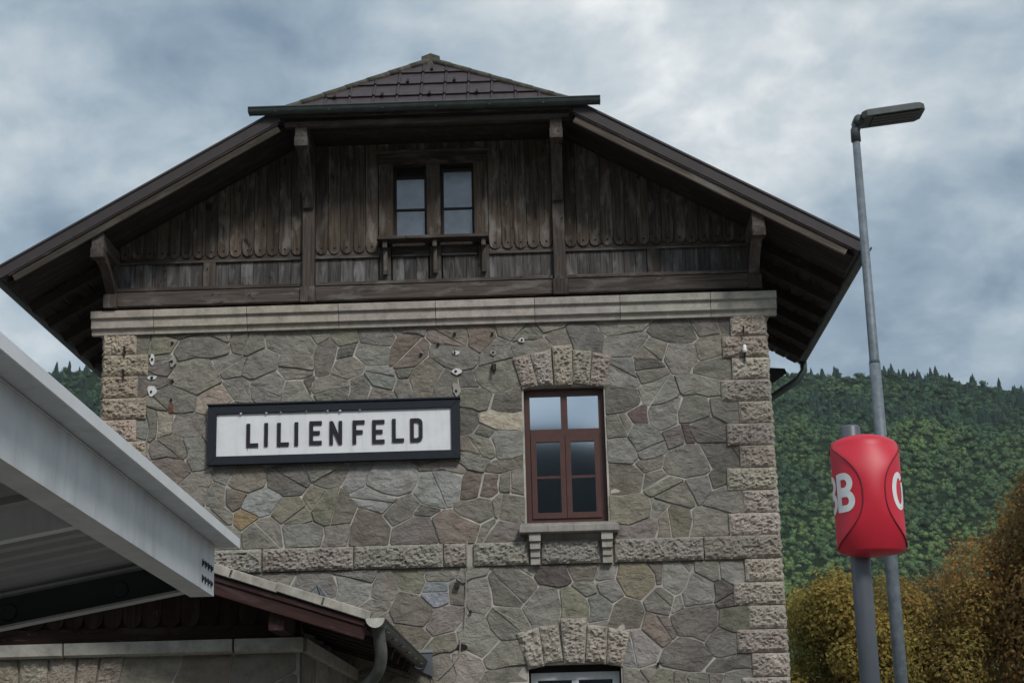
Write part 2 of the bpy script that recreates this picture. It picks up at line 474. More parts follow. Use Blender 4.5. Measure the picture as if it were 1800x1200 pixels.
def beam(name, a, b_, w, h, mat, parent, up=(0, 0, 1), prof=None):
    """a timber from a to b_, its grain along its own Z; prof(t) scales the section along the length"""
    a, b_ = Vector(a), Vector(b_); d = b_ - a; L = d.length; d.normalize()
    sx = d.cross(Vector(up)).normalized(); sy = sx.cross(d).normalized()
    mw = Matrix((sx, sy, d)).transposed().to_4x4(); mw.translation = a
    k = 1 if prof is None else 8
    c_ = min(0.006, w * 0.12, h * 0.12)
    sec = [(-w/2 + c_, -h/2), (w/2 - c_, -h/2), (w/2, -h/2 + c_), (w/2, h/2 - c_), (w/2 - c_, h/2), (-w/2 + c_, h/2), (-w/2, h/2 - c_), (-w/2, -h/2 + c_)]
    vs_, fs = [], []
    for i in range(k + 1):
        t = i / k; sc, dy = (1, 0) if prof is None else prof(t)
        vs_ += [(x, y * sc + dy, t * L) for x, y in sec]
    for i in range(k):
        for q in range(8):
            q2 = (q + 1) % 8
            fs.append((i * 8 + q, i * 8 + q2, i * 8 + 8 + q2, i * 8 + 8 + q))
    fs += [tuple(range(7, -1, -1)), tuple(k * 8 + q for q in range(8))]
    me = bpy.data.meshes.new(name); me.from_pydata(vs_, [], fs); me.materials.append(MATS[mat])
    o = bpy.data.objects.new(name, me); o.matrix_basis = mw
    return link(o, parent)
STONES = [
 (-5.309,7.712,0.246,0.156,'y'),(-4.865,7.812,0.213,0.049,'y'),(-4.488,7.767,0.179,0.098,'g'),(-4.687,7.596,0.375,0.163,'g'),(-4.018,7.688,0.292,0.179,'g'),
 (-3.486,7.671,0.307,0.21,'g'),(-5.244,7.389,0.131,0.155,'g'),(-5.32,7.088,0.237,0.155,'d'),(-4.709,7.18,0.308,0.227,'g'),(-4.245,7.342,0.178,0.162,'g'),
 (-3.872,7.346,0.21,0.178,'g'),(-3.389,7.267,0.257,0.193,'g'),(-4.099,7.002,0.21,0.177,'g'),(-3.774,6.992,0.241,0.209,'g'),(-3.355,6.948,0.16,0.152,'g'),
 (-3.163,7.053,0.072,0.08,'d'),(-5.043,6.904,0.309,0.211,'g'),(-4.547,6.889,0.242,0.145,'t'),(-4.05,6.811,0.097,0.064,'g'),(-5.463,6.475,0.073,0.154,'w'),
 (-5.34,6.472,0.073,0.154,'g'),(-5.171,6.498,0.105,0.154,'t'),(-4.817,6.534,0.242,0.145,'g'),(-5.1,6.199,0.291,0.129,'g'),(-4.692,6.155,0.153,0.225,'w'),
 (-3.019,7.769,0.089,0.097,'g'),(-2.753,7.696,0.193,0.153,'y'),(-2.301,7.73,0.273,0.161,'g'),(-1.974,7.785,0.064,0.064,'g'),(-1.709,7.744,0.192,0.112,'g'),
 (-2.971,7.43,0.145,0.257,'g'),(-2.683,7.453,0.128,0.08,'d'),(-2.31,7.441,0.224,0.16,'w'),(-2.628,7.243,0.208,0.136,'g'),(-1.836,7.49,0.264,0.24,'b'),
 (-1.274,7.682,0.256,0.16,'b2'),(-0.856,7.62,0.208,0.208,'b2'),(-0.419,7.703,0.304,0.16,'g'),(-1.217,7.375,0.367,0.175,'g'),(-0.643,7.421,0.207,0.175,'g'),
 (-2.891,7.013,0.224,0.176,'g'),(-2.528,6.962,0.144,0.144,'d'),(-2.18,7.086,0.223,0.191,'w'),(-1.877,7.172,0.08,0.064,'d'),(-1.871,6.965,0.143,0.151,'g'),
 (-2.242,6.866,0.175,0.08,'g'),(-1.592,7.084,0.207,0.239,'y'),(-1.331,6.965,0.175,0.191,'g'),(-0.991,7.033,0.095,0.095,'d'),(-0.604,7.085,0.302,0.191,'g'),
 (-0.919,6.762,0.174,0.182,'g'),(-0.535,6.751,0.222,0.135,'d'),(-0.602,6.478,0.292,0.111,'T'),(-1.002,6.419,0.118,0.142,'d'),(-0.805,6.304,0.087,0.055,'d'),
 (-0.518,6.155,0.205,0.189,'w'),(-0.916,6.121,0.197,0.126,'y'),(1.118,7.735,0.304,0.128,'g'),(1.093,7.495,0.303,0.152,'g'),(1.734,7.651,0.32,0.176,'d'),
 (2.294,7.713,0.273,0.161,'d'),(1.534,7.337,0.207,0.16,'g'),(1.869,7.262,0.208,0.239,'g'),(2.247,7.41,0.192,0.144,'g'),(1.061,7.097,0.223,0.223,'w'),
 (1.43,7.101,0.223,0.175,'d'),(2.323,7.121,0.255,0.128,'g'),(1.494,6.815,0.238,0.175,'w'),(2.078,6.86,0.334,0.151,'g'),(1.028,6.687,0.237,0.19,'d'),
 (1.279,6.475,0.15,0.119,'k'),(1.616,6.497,0.206,0.182,'w'),(1.999,6.516,0.19,0.158,'g'),(2.365,6.521,0.198,0.151,'g'),(0.998,6.312,0.197,0.158,'g'),
 (1.724,6.197,0.158,0.142,'d'),(1.913,6.191,0.051,0.142,'k'),(2.182,6.23,0.206,0.15,'d'),(0.969,5.987,0.173,0.157,'w'),(1.34,6.131,0.197,0.221,'w'),
 (1.045,5.63,0.267,0.188,'y'),(1.417,5.819,0.189,0.086,'g'),(1.453,5.618,0.133,0.118,'g'),(1.841,5.822,0.299,0.205,'g'),(2.315,5.901,0.237,0.142,'d'),
 (2.253,5.61,0.15,0.142,'d'),(1.669,5.413,0.298,0.173,'y'),(2.051,5.509,0.149,0.157,'g'),(1.073,5.232,0.258,0.195,'y'),(1.463,5.191,0.11,0.125,'g'),
 (1.651,5.049,0.219,0.188,'y'),(2.357,5.317,0.236,0.157,'g'),(2.116,5.035,0.266,0.204,'g'),(1.167,4.957,0.234,0.094,'g'),(-5.0,5.9,0.177,0.153,'b3'),
 (-4.717,5.645,0.24,0.24,'g'),(-4.394,5.528,0.12,0.144,'g'),(-4.339,5.804,0.08,0.08,'g'),(-4.017,5.763,0.239,0.135,'y'),(-4.15,5.521,0.119,0.127,'b3'),
 (-3.829,5.435,0.198,0.183,'W'),(-4.023,5.242,0.183,0.135,'o'),(-3.497,5.702,0.27,0.19,'d'),(-2.933,5.778,0.285,0.127,'g'),(-4.328,5.296,0.143,0.096,'g'),
 (-3.371,5.299,0.237,0.182,'y'),(-3.808,5.023,0.301,0.174,'g'),(-3.084,5.536,0.158,0.142,'y'),(-2.84,5.345,0.236,0.268,'y'),(-3.247,5.007,0.252,0.173,'w'),
 (-2.884,4.982,0.173,0.157,'g'),(-4.262,5.021,0.127,0.143,'g'),(-2.506,5.704,0.142,0.173,'W'),(-2.095,5.707,0.315,0.205,'W'),(-2.248,5.45,0.299,0.142,'W'),
 (-1.473,5.55,0.298,0.251,'W'),(-1.363,5.809,0.173,0.079,'g'),(-0.996,5.906,0.141,0.086,'g'),(-0.571,5.863,0.251,0.079,'y'),(-1.001,5.613,0.141,0.188,'b'),
 (-0.744,5.606,0.125,0.157,'b'),(-0.456,5.597,0.157,0.164,'g'),(-0.947,5.275,0.219,0.172,'g'),(-0.525,5.248,0.234,0.18,'g'),(-1.931,5.288,0.22,0.188,'g'),
 (-1.643,5.242,0.157,0.063,'d'),(-2.386,5.058,0.22,0.22,'b3'),(-1.782,5.011,0.313,0.172,'d'),(-1.223,5.055,0.281,0.203,'b'),(-0.862,5.015,0.094,0.078,'g'),
 (-0.637,4.948,0.203,0.109,'g'),(-2.612,4.268,0.219,0.188,'w'),(-2.432,4.427,0.219,0.078,'g'),(-2.193,4.257,0.172,0.203,'g'),(-1.818,4.336,0.218,0.171,'y'),
 (-1.49,4.207,0.187,0.163,'B'),(-1.398,4.413,0.202,0.062,'g'),(-1.237,4.156,0.093,0.109,'g'),(-2.298,4.022,0.156,0.109,'g'),(-1.851,3.965,0.264,0.218,'y'),
 (-1.824,3.641,0.233,0.14,'b3'),(-1.421,3.836,0.248,0.186,'g'),(-1.039,4.374,0.093,0.093,'g'),(-0.955,4.104,0.186,0.233,'g'),(-0.55,4.211,0.31,0.233,'d'),
 (-0.53,3.797,0.248,0.217,'g'),(-0.978,3.647,0.217,0.217,'g'),(-1.41,3.513,0.171,0.14,'y'),(-1.385,3.192,0.139,0.155,'t'),(-1.15,3.171,0.186,0.186,'t'),
 (-0.615,3.345,0.247,0.186,'g'),(-0.606,3.099,0.263,0.07,'g'),(-2.18,3.783,0.093,0.124,'g'),(0.784,4.397,0.148,0.109,'w'),(0.76,4.175,0.132,0.155,'w'),
 (0.574,3.958,0.171,0.233,'w'),(1.121,4.254,0.218,0.264,'o2'),(1.386,4.351,0.07,0.156,'b3'),(1.6,4.315,0.187,0.218,'w'),(1.8,4.444,0.109,0.078,'g'),
 (2.078,4.346,0.203,0.156,'g'),(2.406,4.352,0.18,0.148,'w'),(1.423,4.024,0.233,0.186,'g'),(1.688,4.001,0.109,0.109,'w'),(1.917,4.113,0.218,0.234,'w'),
 (2.253,4.03,0.164,0.187,'k2'),(0.983,3.814,0.256,0.202,'y'),(1.404,3.642,0.186,0.217,'b'),(1.865,3.688,0.311,0.249,'d'),(2.386,3.776,0.218,0.148,'y'),
 (1.127,3.386,0.217,0.232,'w'),(2.22,3.445,0.233,0.163,'w'),(1.697,3.299,0.31,0.225,'d'),(2.278,3.182,0.311,0.101,'d'),(1.128,3.082,0.232,0.093,'g'),
 (1.507,3.014,0.093,0.062,'y'),(1.682,3.01,0.077,0.07,'b3'),(1.96,3.002,0.202,0.07,'g'),(2.296,2.993,0.109,0.07,'g'),(0.058,4.363,0.285,0.166,'k2'),
 (0.434,4.42,0.214,0.119,'y'),(-0.104,3.959,0.213,0.237,'g'),(0.305,3.971,0.237,0.213,'y'),(0.494,4.191,0.166,0.142,'g'),(-0.18,4.483,0.119,0.119,'g'),
 (0.21,7.595,0.132,0.12,'g'),(0.584,7.631,0.216,0.216,'d'),(-0.153,7.474,0.263,0.12,'g'),(0.205,7.788,0.144,0.06,'g'),(-4.213,6.43,0.369,0.337,'g'),
 (-3.519,6.347,0.367,0.335,'g'),(-2.828,6.388,0.366,0.334,'g'),(-2.137,6.305,0.364,0.332,'g'),(-1.525,6.287,0.363,0.332,'g'),(-5.629,6.136,0.324,0.26,'g'),
 (-5.688,5.635,0.323,0.283,'d'),(-5.111,5.503,0.321,0.257,'y'),(-5.556,5.133,0.338,0.241,'g'),(-4.945,5.04,0.32,0.24,'g'),(-4.249,4.343,0.356,0.221,'g'),
 (-3.649,4.401,0.354,0.205,'g'),(-3.159,4.276,0.314,0.22,'w'),(-5.002,4.364,0.478,0.239,'g'),(-5.605,4.381,0.401,0.24,'d'),(-4.016,3.928,0.354,0.221,'y'),
 (-3.343,3.873,0.313,0.219,'g'),(-2.821,3.785,0.312,0.219,'g'),(-2.374,3.553,0.28,0.28,'g'),(-2.006,3.179,0.31,0.233,'y'),(-3.042,3.352,0.39,0.312,'g'),
 (-4.689,3.91,0.396,0.238,'g'),(-5.437,3.856,0.399,0.319,'d'),
]
# ================================================================== the setting
def grid_terrain(name, f, us, vs_, mat):
    v = [f(u, w) for u in us for w in vs_]
    n = len(vs_)
    fc = [(i * n + j, i * n + j + 1, (i + 1) * n + j + 1, (i + 1) * n + j) for i in range(len(us) - 1) for j in range(n - 1)]
    return kind(mesh_obj(name, v, fc, mat, smooth=True), 'structure')
kind(mesh_obj('ground', [(-6000, -6000, 0), (6000, -6000, 0), (6000, 6000, 0), (-6000, 6000, 0)], [(0, 1, 2, 3)], 'ground'), 'structure')
def ridge_el(az):
    # elevation of the crest, degrees, by azimuth (degrees from +Y)
    return float(np.interp(az, [-60, -30, -17, -8, 0, 9, 12.6, 16.3, 24, 40, 60], [9, 13, 13.9, 14.6, 14.4, 13.45, 13.2, 12.35, 10.6, 8, 6]))
D0, D1 = 640.0, 1150.0
def hill_pt(az, t):
    d = D0 + (D1 - D0) * t
    zr = D1 * math.tan(R(ridge_el(az)))
    z = -6 + (zr + 6) * (t ** 0.93)
    z += 7 * noise.noise(Vector((az * 0.35, t * 5, 1.0))) * min(1, t * 4) * (1 - t) + 3 * noise.noise(Vector((az * 1.3, t * 9, 4.0))) * min(1, t * 4)
    a = R(az)
    return (d * math.sin(a), CAM.y + d * math.cos(a), z)
def hill_full(az, t):
    if t <= 1: return hill_pt(az, t)
    p = hill_pt(az, 1.0); k = 1 + (t - 1) * 0.9
    return (p[0] * k, CAM.y + (p[1] - CAM.y) * k, p[2] - (t - 1) * 220)
grid_terrain('hill', hill_full, list(np.linspace(-60, 60, 121)), list(np.linspace(0, 1, 31)) + [1.15, 1.4, 2.0], 'hill')
# the wooded slope on the other side of the valley, behind the camera (seen in the window panes)
def far_pt(az, t):
    d = 150 + 330 * min(t, 1) + (300 * (t - 1) if t > 1 else 0)
    el = 13.5 + 0.5 * noise.noise(Vector((az * 0.12, 0, 7))) + 0.5 * noise.noise(Vector((az * 0.9, 0, 3)))
    z = -4 + 480 * math.tan(R(el)) * min(t, 1) + 4 * noise.noise(Vector((az * 1.5, t * 9, 2))) * t - (120 * (t - 1) if t > 1 else 0)
    a = R(az)
    return (d * math.sin(a), CAM.y - d * math.cos(a), z)
grid_terrain('hill_opposite', far_pt, list(np.linspace(-70, 70, 141)), list(np.linspace(0, 1, 16)) + [1.5, 2.0], 'hill_spruce')

# ------------------------------------------------------------------ forest on the hill: one mass of crowns
def ico(sub):
    import bmesh
    bm = bmesh.new(); bmesh.ops.create_icosphere(bm, subdivisions=sub, radius=1.0)
    v = np.array([p.co[:] for p in bm.verts]); f = np.array([[q.index for q in p.verts] for p in bm.faces]); bm.free()
    return v, f
def mass_mesh(name, V, F, tint, mat, parent=None):
    me = bpy.data.meshes.new(name)
    me.vertices.add(len(V)); me.vertices.foreach_set('co', V.astype(np.float32).ravel())
    k = F.shape[1]
    me.loops.add(F.size); me.loops.foreach_set('vertex_index', F.astype(np.int32).ravel())
    me.polygons.add(len(F)); me.polygons.foreach_set('loop_start', np.arange(0, F.size, k, dtype=np.int32))
    me.polygons.foreach_set('loop_total', np.full(len(F), k, dtype=np.int32))
    me.update(calc_edges=True)
    at = me.attributes.new('tint', 'FLOAT_COLOR', 'POINT')
    at.data.foreach_set('color', np.concatenate([tint, np.ones((len(tint), 1))], 1).astype(np.float32).ravel())
    me.materials.append(MATS[mat])
    return link(bpy.data.objects.new(name, me), parent)
iv, if_ = ico(2)
iv1, if1 = ico(1)
def cone_mesh(n=7, tiers=5):
    v, f = [], []
    for t in range(tiers):
        z0 = t / tiers * 0.9; z1 = z0 + 0.34
        r0 = 0.24 * (1 - t / tiers) + 0.04
        k = len(v)
        for q in range(n):
            th = 2 * math.pi * (q + 0.37 * t) / n
            rr = r0 * (1.25 if q % 2 else 0.8)
            v.append((rr * math.cos(th), rr * math.sin(th), z0))
        v.append((0, 0, min(1.0, z1)))
        f += [(k + q, k + (q + 1) % n, k + n) for q in range(n)]
    return np.array(v), np.array(f)
cv, cf = cone_mesh()
# crown prototypes: a core blob plus smaller lobes
protos = []
for q in range(6):
    vv, ff = [], []
    for lb in range(4):
        c_ = rng.normal(0, 0.36, 3) * (0 if lb == 0 else 1) + (0, 0, 0.05 * lb)
        rd = 0.78 if lb == 0 else rng.uniform(0.38, 0.6)
        pts = iv1 * (1 + rng.uniform(-0.4, 0.35, (len(iv1), 1))) * rd + c_
        ff.append(if1 + sum(len(x) for x in vv)); vv.append(pts)
        break
    # ragged leaf sprays round the core
    k_ = 58
    d_ = rng.normal(0, 1, (k_, 3)); d_ /= np.linalg.norm(d_, axis=1)[:, None]; d_[:, 2] = np.abs(d_[:, 2]) * 1.0 - 0.25
    c0 = d_ * rng.uniform(0.62, 1.08, (k_, 1))
    tri = (c0[:, None, :] + rng.normal(0, 0.17, (k_, 3, 3))).reshape(-1, 3)
    ff.append(np.arange(k_ * 3).reshape(-1, 3) + sum(len(x) for x in vv)); vv.append(tri)
    protos.append((np.concatenate(vv), np.concatenate(ff)))
VV, FF, TT = [], [], []
base_i = 0
def put(v, f, p, s, c):
    global base_i
    a = rng.uniform(0, 6.28); ca, sa = math.cos(a), math.sin(a)
    w_ = v * s
    w_ = np.stack([w_[:, 0] * ca - w_[:, 1] * sa, w_[:, 0] * sa + w_[:, 1] * ca, w_[:, 2]], 1) + p
    VV.append(w_); FF.append(f + base_i); base_i += len(v)
    TT.append(np.tile(c, (len(v), 1)) * rng.uniform(0.9, 1.1, (len(v), 1)))
for lo, hi, n_t in ((-24, -11, 3300), (-11, 5.5, 5000), (5.5, 26, 9600)):
    for i in range(n_t):
        az = rng.uniform(lo, hi); t = rng.uniform(0.06, 1.0) ** 0.9
        p = np.array(hill_pt(az, t))
        patch = noise.noise(Vector((az * 0.35, t * 8, 9))) + 0.6 * noise.noise(Vector((az * 1.3, t * 24, 5))) + 0.9 * (0.55 - t) - (0.5 if t > 0.8 else 0.0)
        conif = t > 0.9 and patch < 0.1 and rng.random() < 0.09 or (patch < -1.05 and rng.random() < 0.35)
        if conif:
            h = rng.uniform(6, 11)
            put(cv, cf, p - (0, 0, 1), np.array([h, h, h]), np.array((0.020, 0.042, 0.030)) * rng.uniform(0.8, 1.2))
        else:
            s = rng.uniform(1.3, 2.9) * (0.85 if patch > 0 else 1.1)
            k = 0.5 + 0.5 * math.tanh(patch * 2)
            c_ = np.array((0.046, 0.092, 0.050)) * (1 - k) + np.array((0.140, 0.212, 0.070)) * k
            v_, f_ = protos[rng.integers(0, 6)]
            put(v_, f_, p + (0, 0, s * 0.5), np.array([s, s, s * rng.uniform(0.9, 1.3)]), c_ * rng.uniform(0.8, 1.2))
fo = mass_mesh('forest', np.concatenate(VV), np.concatenate(FF), np.concatenate(TT), 'forest')
fo['label'] = 'dense green forest covering the hillside behind the station'; fo['category'] = 'forest'; kind(fo, 'stuff')
# conifers one can pick out along the crest
for az in (9.05, 9.65, 10.15, 11.0, 11.9, 12.5, 12.72, 13.35, 13.9, 14.6, 15.5, -16.4, -15.8):
    p = hill_pt(az, 0.995); h = random.uniform(5, 11)
    t = bpy.data.objects.new('conifer_tree', None); t.location = p
    t['label'] = 'dark conifer standing up from the crest of the wooded hill'; t['category'] = 'tree'; t['group'] = 'conifers along the hill crest'
    link(t)
    v, f = cone_mesh(9, 7)
    v = v * (h * 0.9, h * 0.9, h) * (random.uniform(0.8, 1.1), 1, 1) + np.array(p) + (0, 0, -1)
    v += rng.normal(0, 0.16, v.shape)
    mass_mesh('crown', v, f, np.tile((0.014, 0.026, 0.020), (len(v), 1)) * rng.uniform(0.7, 1.3, (len(v), 1)), 'forest', t)
    Part().tube([(p[0], p[1], p[2] - 3), (p[0], p[1], p[2] + h * 0.6)], [0.3, 0.1], 6).build('trunk', 'bark', t)

# ------------------------------------------------------------------ autumn trees behind the station
def broad_tree(x, y, top, rad, label, palette, n_leaf, seed, squash=1.0):
    rg = np.random.default_rng(seed)
    t = empty('autumn_tree', (x, y, 0), label, 'tree', 'autumn trees behind the station')
    zc = top - rad * 1.25 * squash
    trunk = Part().tube([(x, y, 0), (x + 0.05, y, zc * 0.35), (x - 0.05, y + 0.1, zc * 0.7), (x, y, zc + rad * 0.5)], [0.24, 0.19, 0.14, 0.05], 10)
    trunk.build('trunk', 'bark', t, smooth=True)
    lobes = []
    for i in range(26):
        d = rg.normal(0, 1, 3); d /= np.linalg.norm(d)
        rr = rad * rg.uniform(0.45, 0.80)
        c_ = np.array((x, y, zc)) + d * rr * (1, 1, 1.15 * squash)
        lobes.append((c_, rad * rg.uniform(0.26, 0.46)))
    for i in range(10):   # lower skirt
        a = rg.uniform(0, 6.28)
        lobes.append((np.array((x + math.cos(a) * rad * 0.75, y + math.sin(a) * rad * 0.75, rg.uniform(2.0, zc - rad * 0.4))), rad * rg.uniform(0.3, 0.45)))
    for c_, rr in lobes[:9]:
        m0 = Vector((x, y, zc * 0.75)); m1 = Vector(c_)
        Part().tube([m0, m0.lerp(m1, 0.5) + Vector((0, 0, -0.15)), m1], [0.08, 0.05, 0.015], 6).build('branch', 'bark', t)
    w_ = np.array([l[1] ** 2 for l in lobes]); w_ /= w_.sum()
    li = rg.choice(len(lobes), n_leaf, p=w_)
    C_ = np.array([l[0] for l in lobes])[li]; RR = np.array([l[1] for l in lobes])[li]
    d = rg.normal(0, 1, (n_leaf, 3)); d /= np.linalg.norm(d, axis=1)[:, None]
    rad_f = 1 - np.abs(rg.normal(0, 0.22, n_leaf)); rad_f = np.where(rg.random(n_leaf) < 0.10, rad_f + 0.30, rad_f)
    P = C_ + d * (RR * rad_f)[:, None]
    nrm = d + rg.normal(0, 0.55, (n_leaf, 3)) + (0, 0, 0.25); nrm /= np.linalg.norm(nrm, axis=1)[:, None]
    ref = rg.normal(0, 1, (n_leaf, 3)); a = np.cross(nrm, ref); a /= np.linalg.norm(a, axis=1)[:, None]
    b_ = np.cross(nrm, a)
    L = rg.uniform(0.045, 0.088, n_leaf)[:, None]; Wd = L * rg.uniform(0.5, 0.75, (n_leaf, 1))
    V = np.stack([P - a * L, P - b_ * Wd + nrm * L * 0.2, P + a * L, P + b_ * Wd + nrm * L * 0.2], 1).reshape(-1, 3)
    F = np.arange(n_leaf * 4).reshape(-1, 4)
    lobe_pick = rg.random(len(lobes))
    k = np.clip(lobe_pick[li] * 0.65 + rg.random(n_leaf) * 0.45, 0, 0.999)
    pal = np.array(palette)
    idx = k * (len(pal) - 1); i0 = idx.astype(int); fr = (idx - i0)[:, None]
    colr = pal[i0] * (1 - fr) + pal[np.minimum(i0 + 1, len(pal) - 1)] * fr
    colr *= rg.uniform(0.7, 1.3, (n_leaf, 1))
    mass_mesh('crown', V, F, np.repeat(colr, 4, axis=0), 'leaves', t)
olive = [(0.155, 0.150, 0.045), (0.24, 0.215, 0.060), (0.32, 0.260, 0.072), (0.39, 0.295, 0.080), (0.46, 0.315, 0.088)]
brown = [(0.120, 0.092, 0.050), (0.200, 0.145, 0.066), (0.285, 0.195, 0.075), (0.38, 0.235, 0.080), (0.48, 0.27, 0.084)]
broad_tree(8.9, 30, 8.35, 2.3, 'yellow-olive autumn tree showing just right of the station corner', olive, 46000, 3)
broad_tree(11.75, 31.5, 8.95, 2.5, 'middle autumn tree with olive and brown leaves behind the two poles', [olive[1], olive[2], brown[2], olive[3], brown[3]], 46000, 5)
broad_tree(15.6, 29.5, 11.7, 3.2, 'tallest autumn tree, rusty brown, at the right edge of the picture', brown, 70000, 9)
broad_tree(13.6, 36.0, 8.6, 2.4, 'shaded brown autumn tree half hidden behind the tallest one', brown[:4], 30000, 12)

# ================================================================== station building
XL, XR, XC = -6.01, 3.03, -1.485
st = empty('station_building', (XC, 2.2, 0), 'old stone railway station building with dark timber gable and brown hipped roof', 'building')
SC = {'g': (.275, .252, .210), 'd': (.205, .188, .160), 'w': (.295, .282, .248), 'W': (.345, .338, .310), 'y': (.255, .232, .175), 'b': (.245, .196, .155),
      'b2': (.275, .222, .178), 'b3': (.235, .200, .160), 'k': (.150, .112, .096), 'k2': (.175, .146, .128), 'o': (.33, .235, .125), 'o2': (.255, .212, .142),
      't': (.345, .300, .240), 'T': (.54, .455, .335), 'B': (.295, .320, .335)}
SC = {k: tuple(c * 0.84 + 0.16 * 1.04 * sum(v) / 3 for c in v) for k, v in SC.items()}
Q_COL = (.54, .475, .405)
# masonry core with the two window openings
OP = [(-0.285, 0.795, 5.03, 6.90), (-0.315, 0.88, 1.2, 3.22)]
core = Part()
xs = sorted({XL, XR} | {o[0] for o in OP} | {o[1] for o in OP}); zs = sorted({0.0, 8.0} | {o[2] for o in OP} | {o[3] for o in OP})
DEP = 5.0
for i in range(len(xs) - 1):
    for j in range(len(zs) - 1):
        mx, mz = (xs[i] + xs[i + 1]) / 2, (zs[j] + zs[j + 1]) / 2
        if any(o[0] < mx < o[1] and o[2] < mz < o[3] for o in OP): continue
        core.box(xs[i], xs[i + 1], 0.0, 0.45, zs[j], zs[j + 1])
core.box(XL, XL + 0.45, 0.452, DEP, 0, 8.0).box(XR - 0.45, XR, 0.452, DEP, 0, 8.0).box(XL + .46, XR - .46, DEP - 0.45, DEP, 0, 8.0)
wall = core.build('wall', 'mortar', st)
mesh_obj('room_darkness', [(XL + .46, 1.6, 0), (XR - .46, 1.6, 0), (XR - .46, 1.6, 8), (XL + .46, 1.6, 8)], [(0, 1, 2, 3)], 'hole', wall).name = 'room_dark_sheet'  # near-black sheet standing in for the unlit room behind the windows

def simplify(pts, tol):
    """closed Douglas-Peucker"""
    def dp(a, b_):
        if b_ <= a + 1: return []
        p, q = pts[a], pts[b_ % len(pts)]
        dx, dz = q[0] - p[0], q[1] - p[1]; L = math.hypot(dx, dz) or 1e-9
        best, bi = 0, -1
        for k in range(a + 1, b_):
            d = abs((pts[k][0] - p[0]) * dz - (pts[k][1] - p[1]) * dx) / L
            if d > best: best, bi = d, k
        if best < tol: return []
        return dp(a, bi) + [bi] + dp(bi, b_)
    n = len(pts)
    far = max(range(n), key=lambda k: math.hypot(pts[k][0] - pts[0][0], pts[k][1] - pts[0][1]))
    idx = [0] + dp(0, far) + [far] + dp(far, n)
    return [pts[k] for k in idx]
def rubble(seeds, bounds, voids, parent, y0, gap=0.0095, place=None, name='stone', cut=0.0):
    """polygonal rubble: every stone is the region nearest to its own seed in a metric stretched to the stone's size"""
    S = np.array([s[:4] for s in seeds]); w2 = S[:, 2] * S[:, 3]
    NA = 56
    angs = np.linspace(0, 2 * math.pi, NA, endpoint=False)
    steps = np.arange(0.015, 0.9, 0.006)
    for i, (x, z, rx, rz, c_) in enumerate(seeds):
        nb_ = np.where(np.hypot(S[:, 0] - x, S[:, 1] - z) < 1.8)[0]
        nb_ = nb_[nb_ != i]
        px = x + np.cos(angs)[:, None] * steps; pz = z + np.sin(angs)[:, None] * steps
        wx = px + 0.045 * np.sin(pz * 7.3 + 1.7 * np.sin(px * 3.1)) ; wz = pz + 0.040 * np.sin(px * 6.1 + 2.0 * np.sin(pz * 2.7)) 
        di = (((wx - x) / rx) ** 2 + ((wz - z) / rz) ** 2 - 1) * w2[i]
        dn = np.full(di.shape, 1e9)
        for j in nb_:
            dn = np.minimum(dn, (((wx - S[j, 0]) / S[j, 2]) ** 2 + ((wz - S[j, 1]) / S[j, 3]) ** 2 - 1) * w2[j])
        out_ = (dn < di) | (px < bounds[0]) | (px > bounds[1]) | (pz < bounds[2]) | (pz > bounds[3])
        first = np.where(out_.any(1), out_.argmax(1), len(steps) - 1)
        rr = np.maximum(steps[first] - gap * random.uniform(0.5, 1.6), 0.012)
        poly = [(x + math.cos(a) * r_, z + math.sin(a) * r_) for a, r_ in zip(angs, rr)]
        poly = simplify(poly, 0.017)
        if len(poly) < 3: continue
        for (a0, a1, b0, b1) in voids:
            if a0 < x < a1 and b0 < z < b1: poly = []; break
            m_ = [(a0 - x, (1, 0), a0), (x - a1, (-1, 0), -a1), (b0 - z, (0, 1), b0), (z - b1, (0, -1), -b1)]
            best = max(m_, key=lambda q: q[0])
            poly = clip(poly, best[1], best[2] - 0.004)
            if len(poly) < 3: break
        if len(poly) < 3 or area(poly) < 0.004: continue
        cl_ = [p for k, p in enumerate(poly) if math.hypot(p[0] - poly[k - 1][0], p[1] - poly[k - 1][1]) > 0.012]
        if len(cl_) < 3: continue
        pieces = [cl_]
        if cut and area(cl_) > 0.085 and random.random() < cut:      # a stone broken or built up from two
            a = random.uniform(0, math.pi); nx_, nz_ = math.cos(a), math.sin(a)
            mx_ = sum(p[0] for p in cl_) / len(cl_) + random.uniform(-.07, .07); mz_ = sum(p[1] for p in cl_) / len(cl_) + random.uniform(-.05, .05)
            k_ = nx_ * mx_ + nz_ * mz_
            two = [clip(cl_, (nx_, nz_), k_ - 0.007), clip(cl_, (-nx_, -nz_), -k_ - 0.007)]
            if all(len(q) >= 3 and area(q) > 0.012 for q in two): pieces = two
        for q_, pc in enumerate(pieces):
            pc = [p for k, p in enumerate(pc) if math.hypot(p[0] - pc[k - 1][0], p[1] - pc[k - 1][1]) > 0.010]
            if len(pc) < 3: continue
            proud = random.uniform(0.006, 0.030)
            stone_piece(name, pc, -proud, parent, jit(SC[c_], 0.16), seed=i * 0.77 + q_ * 3.3, tf=place)
seeds = list(STONES)
